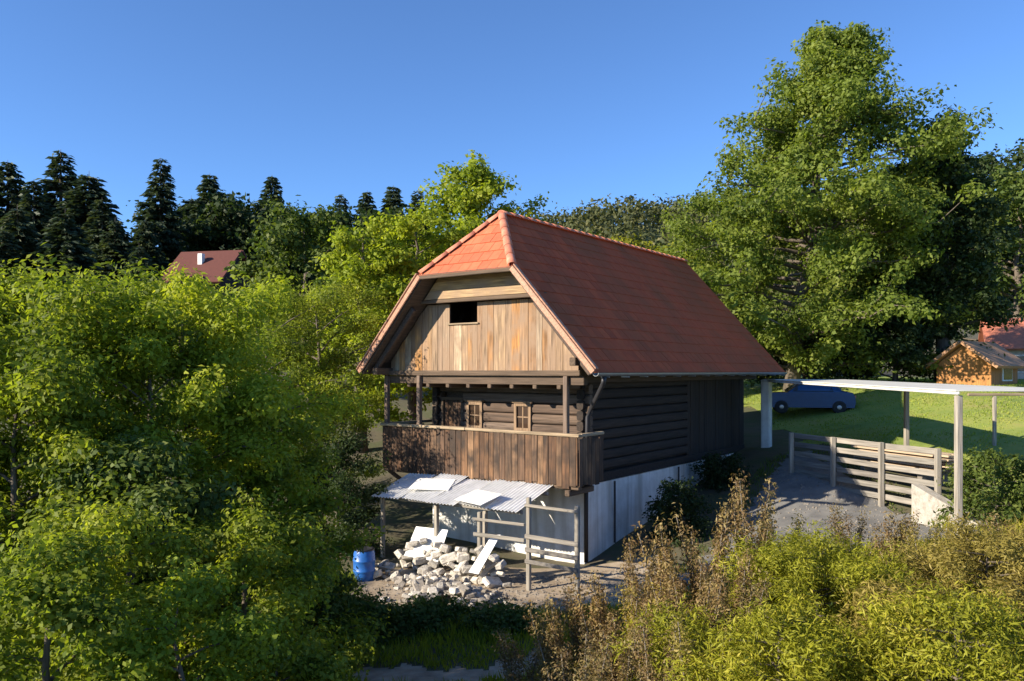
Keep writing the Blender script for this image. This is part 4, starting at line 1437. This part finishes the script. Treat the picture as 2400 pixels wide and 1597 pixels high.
# conifers
def conifer_meshes(H, R, seed, nper=26, card=0.42, gap=0.1):
    rng = np.random.default_rng(seed)
    mb = MB()
    mb.tube([(0, 0, -0.5), (0, 0, H * 0.5), (0, 0, H)], [0.02 * H, 0.012 * H, 0.0008 * H], 7)
    pos, axs, tin = [], [], []
    z = H * 0.06
    while z < H * 0.985:
        f = z / H
        L0 = R * (1 - f) ** 0.85 + 0.10
        nb_ = max(4, int(5 + 4 * (1 - f)))
        a0 = rng.uniform(0, 6.28)
        for i in range(nb_):
            if rng.uniform() < gap:
                continue
            az = a0 + 2 * PI * i / nb_ + rng.uniform(-0.3, 0.3)
            L = L0 * rng.uniform(0.65, 1.15)
            d = np.array([math.cos(az), math.sin(az), 0])
            dr = rng.uniform(0.15, 0.45)
            e = np.array([0, 0, z]) + d * L + np.array([0, 0, -dr * L * 0.8 + 0.12 * L])
            mb.tube([(0, 0, z), tuple((np.array([0, 0, z]) + e) / 2 + np.array([0, 0, 0.05 * L])), tuple(e)], [0.03, 0.02, 0.006], 4, False)
            m = max(5, int(nper * L / R) + 4)
            t = rng.uniform(0.1, 1.02, m)
            p = np.array([0, 0, z]) + d * (L * t)[:, None] + np.stack([np.zeros(m), np.zeros(m), 0.12 * L * t - dr * 0.8 * L * t * t], -1)
            p += rng.normal(size=(m, 3)) * np.array([0.10, 0.10, 0.08])
            sd = np.array([-d[1], d[0], 0])
            a = d * 0.8 + sd * rng.uniform(-1.0, 1.0, m)[:, None] + np.array([0, 0, -0.35])
            pos.append(p)
            axs.append(a)
            tin.append(np.full(m, rng.uniform(0, 1)))
        z += max(0.22, 0.052 * H * (1 - 0.45 * f)) * rng.uniform(0.8, 1.2)
    pos = np.concatenate(pos)
    axs = np.concatenate(axs)
    tin = np.concatenate(tin)
    n = len(pos)
    nr = unit(rng.normal(size=(n, 3)) * 0.6 + np.array([0, 0, 0.8]))
    ln = card * rng.uniform(0.6, 1.4, n) * (0.55 + 0.45 * (1 - pos[:, 2] / H))
    P = leaf_quads(pos, axs, nr, ln, ln * 0.42)
    return mb.mesh('trunk', 'bark', True), quad_mesh('crown', P, 0.6 * tin + 0.4 * rng.uniform(0, 1, n), 'needle')


con = [conifer_meshes(13, 3.4, 61, 150, 0.75), conifer_meshes(13, 3.0, 62, 140, 0.7, 0.16), conifer_meshes(13, 4.0, 63, 170, 0.8, 0.06)]
GC = 'dark spruces along the left skyline'
spr = [
    ('spruce cut by the left border of the picture', 18, 57, 368, 0, 1.20),
    ('tallest dark spruce at far left with a thin pointed tip', 140, 58, 344, 1, 1.32),
    ('short spruce squeezed between the two tallest at far left', 78, 54, 412, 0, 1.20),
    ('broad dark spruce right of the tallest, with a rounded top', 205, 55, 393, 2, 1.38),
    ('lower dark spruce falling away toward the gap of sky at left', 265, 50, 500, 2, 1.20),
    ('low dark spruce in front of the far left spruces', 40, 46, 470, 2, 1.20),
    ('low bushy spruce below the tallest spruce at left', 150, 45, 480, 2, 1.26),
    ('tall spruce standing just left of the far red roof', 370, 55, 363, 1, 1.08),
    ('spruce with sharp tip right above the far red roof', 483, 60, 398, 0, 1.20),
    ('lone pointed spruce right of the far red roof', 626, 60, 402, 0, 1.02),
    ('low dark spruce right behind the far red roof', 550, 62, 478, 2, 1.20),
    ('leftmost of the four small distant spruces left of the roof apex', 785, 85, 446, 1, 1.08),
    ('second of the four small distant spruces left of the roof apex', 845, 85, 438, 0, 1.08),
    ('tallest of the four small distant spruces left of the roof apex', 905, 86, 426, 0, 1.20),
    ('small distant spruce nearest the tall yellow-green tree', 962, 86, 436, 1, 1.08),
    ('dark spruce behind the tallest green tree of the thicket', 320, 44, 560, 2, 1.08),
    ('distant low spruce between the lone spruce and the four small ones', 720, 80, 480, 2, 1.08),
    ('dark spruce filling the gap between the rounded spruce and the sky at left', 235, 52, 455, 0, 1.3),
    ('bushy low spruce at the left border behind the green tree', 5, 44, 520, 2, 1.2),
    ('bushy low spruce left of the tall spruce by the far red roof', 335, 52, 500, 2, 1.0),
    ('low spruce right below the sharp tipped spruce', 440, 64, 450, 2, 1.1)]
for i, (lab, u, d, tv, k_, ws) in enumerate(spr):
    x = (u - 1178) / 1850 * d
    z0 = gz(x, d)
    hgt = CAM_Z + (855 - tv) / 1850 * d - z0
    s_ = hgt / 13.0
    r = thing('spruce_tree', lab, 'spruce', (x, d, z0), i * 1.3, GC)
    r.scale = (s_ * ws, s_ * ws, s_)
    link('trunk', con[k_][0], r)
    tag(link('crown', con[k_][1], r), kind='stuff')

# ------------------------------------------------------------------ foreground growth
GF = 'shrubs on the bank in front of the yard'
for lab, u, d, tv, R, leaf, n_, sd in (
        ('large yellow-green mounded bush at lower right', 1880, 8.6, 1252, 1.15, 'leaf_olive', 34000, 71),
        ('ochre bush at the right edge below the pale post', 2270, 8.3, 1225, 0.85, 'leaf_ochre', 22000, 72),
        ('yellow-green bush along the bottom edge right of the brown weeds', 1800, 6.3, 1400, 0.75, 'leaf_olive', 18000, 73),
        ('ochre-green bush in the lower right corner', 2200, 6.0, 1370, 0.85, 'leaf_olive', 20000, 74),
        ('ochre low bush between the mounded bush and the right corner', 2080, 7.0, 1345, 0.6, 'leaf_ochre', 12000, 75),
        ('olive low bush at the bottom edge among the brown weeds', 1560, 7.4, 1400, 0.55, 'leaf_olive', 9000, 76)):
    tree_at('round_bush', lab, 'bush', u, d, tv, R, leaf, GF, nleaf=int(n_ * 1.7), size=0.055, aspect=0.2, seed=sd, base=0.02, limbs=44, clump=0.17, shape='dome', up=0.3, trunk_r=0.03, droop=0.0)
for lab, u, d, tv, R, n_, sd in (
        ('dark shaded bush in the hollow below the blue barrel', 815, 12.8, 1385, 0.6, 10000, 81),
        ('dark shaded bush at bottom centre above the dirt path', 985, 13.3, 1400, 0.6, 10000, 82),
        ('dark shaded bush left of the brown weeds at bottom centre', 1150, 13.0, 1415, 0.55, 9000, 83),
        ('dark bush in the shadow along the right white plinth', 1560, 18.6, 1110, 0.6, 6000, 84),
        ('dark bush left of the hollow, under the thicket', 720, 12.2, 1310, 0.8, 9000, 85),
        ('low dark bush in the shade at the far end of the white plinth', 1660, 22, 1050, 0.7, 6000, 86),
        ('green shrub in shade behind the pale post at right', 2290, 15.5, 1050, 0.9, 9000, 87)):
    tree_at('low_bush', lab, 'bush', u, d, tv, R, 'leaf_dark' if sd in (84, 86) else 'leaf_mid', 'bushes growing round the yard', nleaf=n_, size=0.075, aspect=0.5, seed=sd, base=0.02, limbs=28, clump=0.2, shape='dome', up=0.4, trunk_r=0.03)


# tall dry weeds: stalks with seed heads
def weed_meshes(seed, H, leafm):
    rng = np.random.default_rng(seed)
    mb = MB()
    C, Dr = [], []
    for s_ in range(9):
        a = rng.uniform(0, 6.28)
        b = np.array([math.cos(a), math.sin(a), 0]) * rng.uniform(0, 0.12)
        ln = np.array([math.cos(a), math.sin(a), 0]) * rng.uniform(0.05, 0.28)
        h = H * rng.uniform(0.6, 1.05)
        p = [b, b + ln * 0.35 + np.array([0, 0, h * 0.5]), b + ln + np.array([0, 0, h])]
        mb.tube([tuple(q) for q in p], [0.012, 0.009, 0.004], 4, False)
        for t in np.linspace(0.25, 1.0, 16):
            q = b + ln * t * t + np.array([0, 0, h * t])
            C.append(q)
            az = rng.uniform(0, 6.28)
            Dr.append((math.cos(az), math.sin(az), 0.7))
    P, t = clump_leaves(np.array(C), np.array(Dr), 0.075, 34, 0.034, 0.36, rng, 0.1, 1.3)
    return mb.mesh('stem', 'bark_pale', True), quad_mesh('foliage', P, t, leafm)


wm = [weed_meshes(91, 1.35, 'leaf_dry'), weed_meshes(92, 1.2, 'leaf_dry'), weed_meshes(93, 1.1, 'leaf_ochre'), weed_meshes(94, 1.0, 'leaf_dry')]
weeds = [
    ('short brown weed directly under the tall pair of weeds', 1700, 8.0, 1330, 1),
    ('reddish brown weed between the tall pair and the yellow mound', 1770, 8.9, 1270, 0),
    ('dry weed just right of the dark hollow at bottom centre', 1200, 8.8, 1440, 0),
    ('brown weed at the very bottom below the board fence', 1330, 7.0, 1480, 1),
    ('ochre weed at the bottom left of the yellow-green bottom bush', 1620, 6.6, 1440, 2),
    ('ochre weed halfway between the plinth corner and the bottom edge', 1480, 8.6, 1360, 2),
    ('brown weed left of the olive low bush', 1450, 7.9, 1400, 1),
    ('brown weed leaning toward the plinth below the wall stay', 1530, 8.8, 1290, 0),
    ('thin dry weed below the fence post nearest the plinth corner', 1350, 9.8, 1340, 0),
    ('tall brown weed reaching up before the shaded yard, left one of the tall pair', 1630, 9.6, 1135, 0),
    ('tall brown weed reaching up before the shaded yard, right one of the tall pair', 1730, 9.6, 1125, 1),
    ('brown weed beside the left tall weed of the pair', 1560, 9.3, 1215, 3),
    ('brown weed in front of the tall pair of weeds', 1680, 8.6, 1240, 0),
    ('dry weed at the foot of the white plinth', 1470, 10.0, 1265, 1),
    ('dry weed between the plinth corner and the brown weeds', 1400, 9.0, 1335, 3),
    ('brown weed leaning at the bottom left of the yellow bush', 1600, 8.0, 1320, 1),
    ('ochre weed right of the tall pair, before the paved yard', 1800, 10.2, 1195, 2),
    ('dry weed behind the mounded bush below the rail fence', 1960, 11.5, 1150, 0),
    ('grey dry weed below the lit end of the rail fence', 2060, 11.0, 1170, 3),
    ('pale dry weed at the foot of the canopy post', 2130, 10.5, 1205, 2),
    ('brown weed at bottom centre right of the dark hollow', 1300, 8.4, 1395, 3),
    ('brown weed at the bottom edge below the plinth corner', 1420, 7.4, 1420, 0),
    ('brown weed at the bottom edge left of the olive low bush', 1510, 6.8, 1465, 1),
    ('dry weed on the right border below the rack', 2345, 9.4, 1190, 3),
    ('dry weed growing before the board fence corner', 1250, 9.6, 1410, 2)]
for i, (lab, u, d, tv, k_) in enumerate(weeds):
    x = (u - 1178) / 1850 * d
    z0 = gz(x, d)
    hgt = max(0.35, CAM_Z + (855 - tv) / 1850 * d - z0)
    H0 = (1.35, 1.2, 1.1, 1.0)[k_]
    s_ = hgt / H0
    r = thing('dry_weed', lab, 'weed', (x, d, z0), i * 2.1, 'tall dry weeds on the bank')
    r.scale = (0.5 + 0.5 * s_, 0.5 + 0.5 * s_, s_)
    link('stem', wm[k_][0], r)
    tag(link('foliage', wm[k_][1], r), kind='stuff')


# grasses
def grass(name, label, n, xr, yr, test, hgt, width, mat, seed):
    rng = np.random.default_rng(seed)
    x = rng.uniform(*xr, n)
    y = rng.uniform(*yr, n)
    keep = np.array([test(a, b) for a, b in zip(x, y)])
    x, y = x[keep], y[keep]
    n = len(x)
    z = ground_z(x, y)
    pos = np.stack([x, y, z], -1)
    ax = rng.normal(size=(n, 3)) * 0.32 + np.array([0, 0, 1])
    nr = rng.normal(size=(n, 3))
    h = hgt * rng.uniform(0.4, 1.2, n) * (0.7 + 0.4 * np.sin(x * 2.1) * np.cos(y * 1.7))
    P = leaf_quads(pos, ax, nr, h, width * rng.uniform(0.7, 1.3, n))
    patch = 0.5 + 0.3 * np.sin(x * 0.9 + 1) * np.cos(y * 1.1) + 0.2 * np.sin(x * 3.1) * np.sin(y * 2.7)
    me = quad_mesh(name, P, 0.55 * patch + 0.45 * rng.uniform(0, 1, n), mat)
    return tag(link(name, me), label, 'grass', kind='stuff')


def on_bank(x, y):
    return not in_path(x, y) and not in_yard(x, y) and not in_court(x, y) and x > 0.5 + 0.15 * (y - 10)


grass('bank_grass', 'rough yellow-green grass covering the near bank', 60000, (0.5, 10), (3.5, 16), on_bank, 0.28, 0.022, 'leaf_olive', 101)
grass('lawn_grass', 'short mown grass on the lawn at right', 80000, (9, 30), (13, 42), in_lawn, 0.09, 0.03, 'grass_blade', 102)


def on_left(x, y):
    return not in_path(x, y) and not in_court(x, y) and x < 1.5


grass('thicket_grass', 'rough grass and herbs under the left thicket', 90000, (-9, 1.5), (4, 17), on_left, 0.27, 0.02, 'leaf_willow', 103)


def on_scrub(x, y):
    return 0.2 + 0.2 * (y - 8) < x < 3.0 + 0.3 * (y - 8) and not in_court(x, y)


grass('dead_grass', 'dead brown grass and herbs among the tall weeds', 26000, (0, 5), (5.5, 12.5), on_scrub, 0.42, 0.016, 'leaf_dry', 104)

grass('seed_grass', 'tall ochre seed grass sticking out of the bushes on the bank', 16000, (1.5, 9), (4.5, 12.5), on_bank, 0.75, 0.012, 'leaf_ochre', 105)


# loose chippings trodden into the yards
rng = np.random.default_rng(77)
gx_ = np.concatenate([rng.uniform(-3, 3.2, 2600), rng.uniform(3, 8.6, 2600)])
gy_ = np.concatenate([rng.uniform(12.9, 17.0, 2600), rng.uniform(14.6, 22, 2600)])
ok = np.array([in_court(a, b) or in_yard(a, b) for a, b in zip(gx_, gy_)])
gx_, gy_ = gx_[ok], gy_[ok]
gzz = ground_z(gx_, gy_) + 0.025
base_v = np.array([(0.5, 0, -0.2), (-0.3, 0.45, -0.2), (-0.35, -0.4, -0.2), (0.1, 0.05, 0.4), (0.3, 0.35, 0.1)])
chip = MB()
for a, b, c in zip(gx_, gy_, gzz):
    an = rng.uniform(0, 6.28)
    sz = 0.025 + 0.06 * rng.uniform() ** 2
    ca, sa = math.cos(an), math.sin(an)
    chip.add([(a + sz * (v[0] * ca - v[1] * sa), b + sz * (v[0] * sa + v[1] * ca), c + sz * v[2]) for v in base_v], [(0, 4, 3), (4, 1, 3), (1, 2, 3), (2, 0, 3), (0, 1, 4)])
tag(chip.build('gravel', 'stone_dull'), 'loose stone chippings scattered over the yards', 'gravel', kind='stuff')
grass('yard_weeds', 'low weeds sprouting along the edges of the paved yard', 9000, (2.2, 9.5), (14, 24), lambda x, y: not in_yard(x, y) and (in_yard(x - 0.5, y) or in_yard(x + 0.6, y) or in_yard(x, y + 0.5)), 0.2, 0.03, 'leaf_mid', 106)
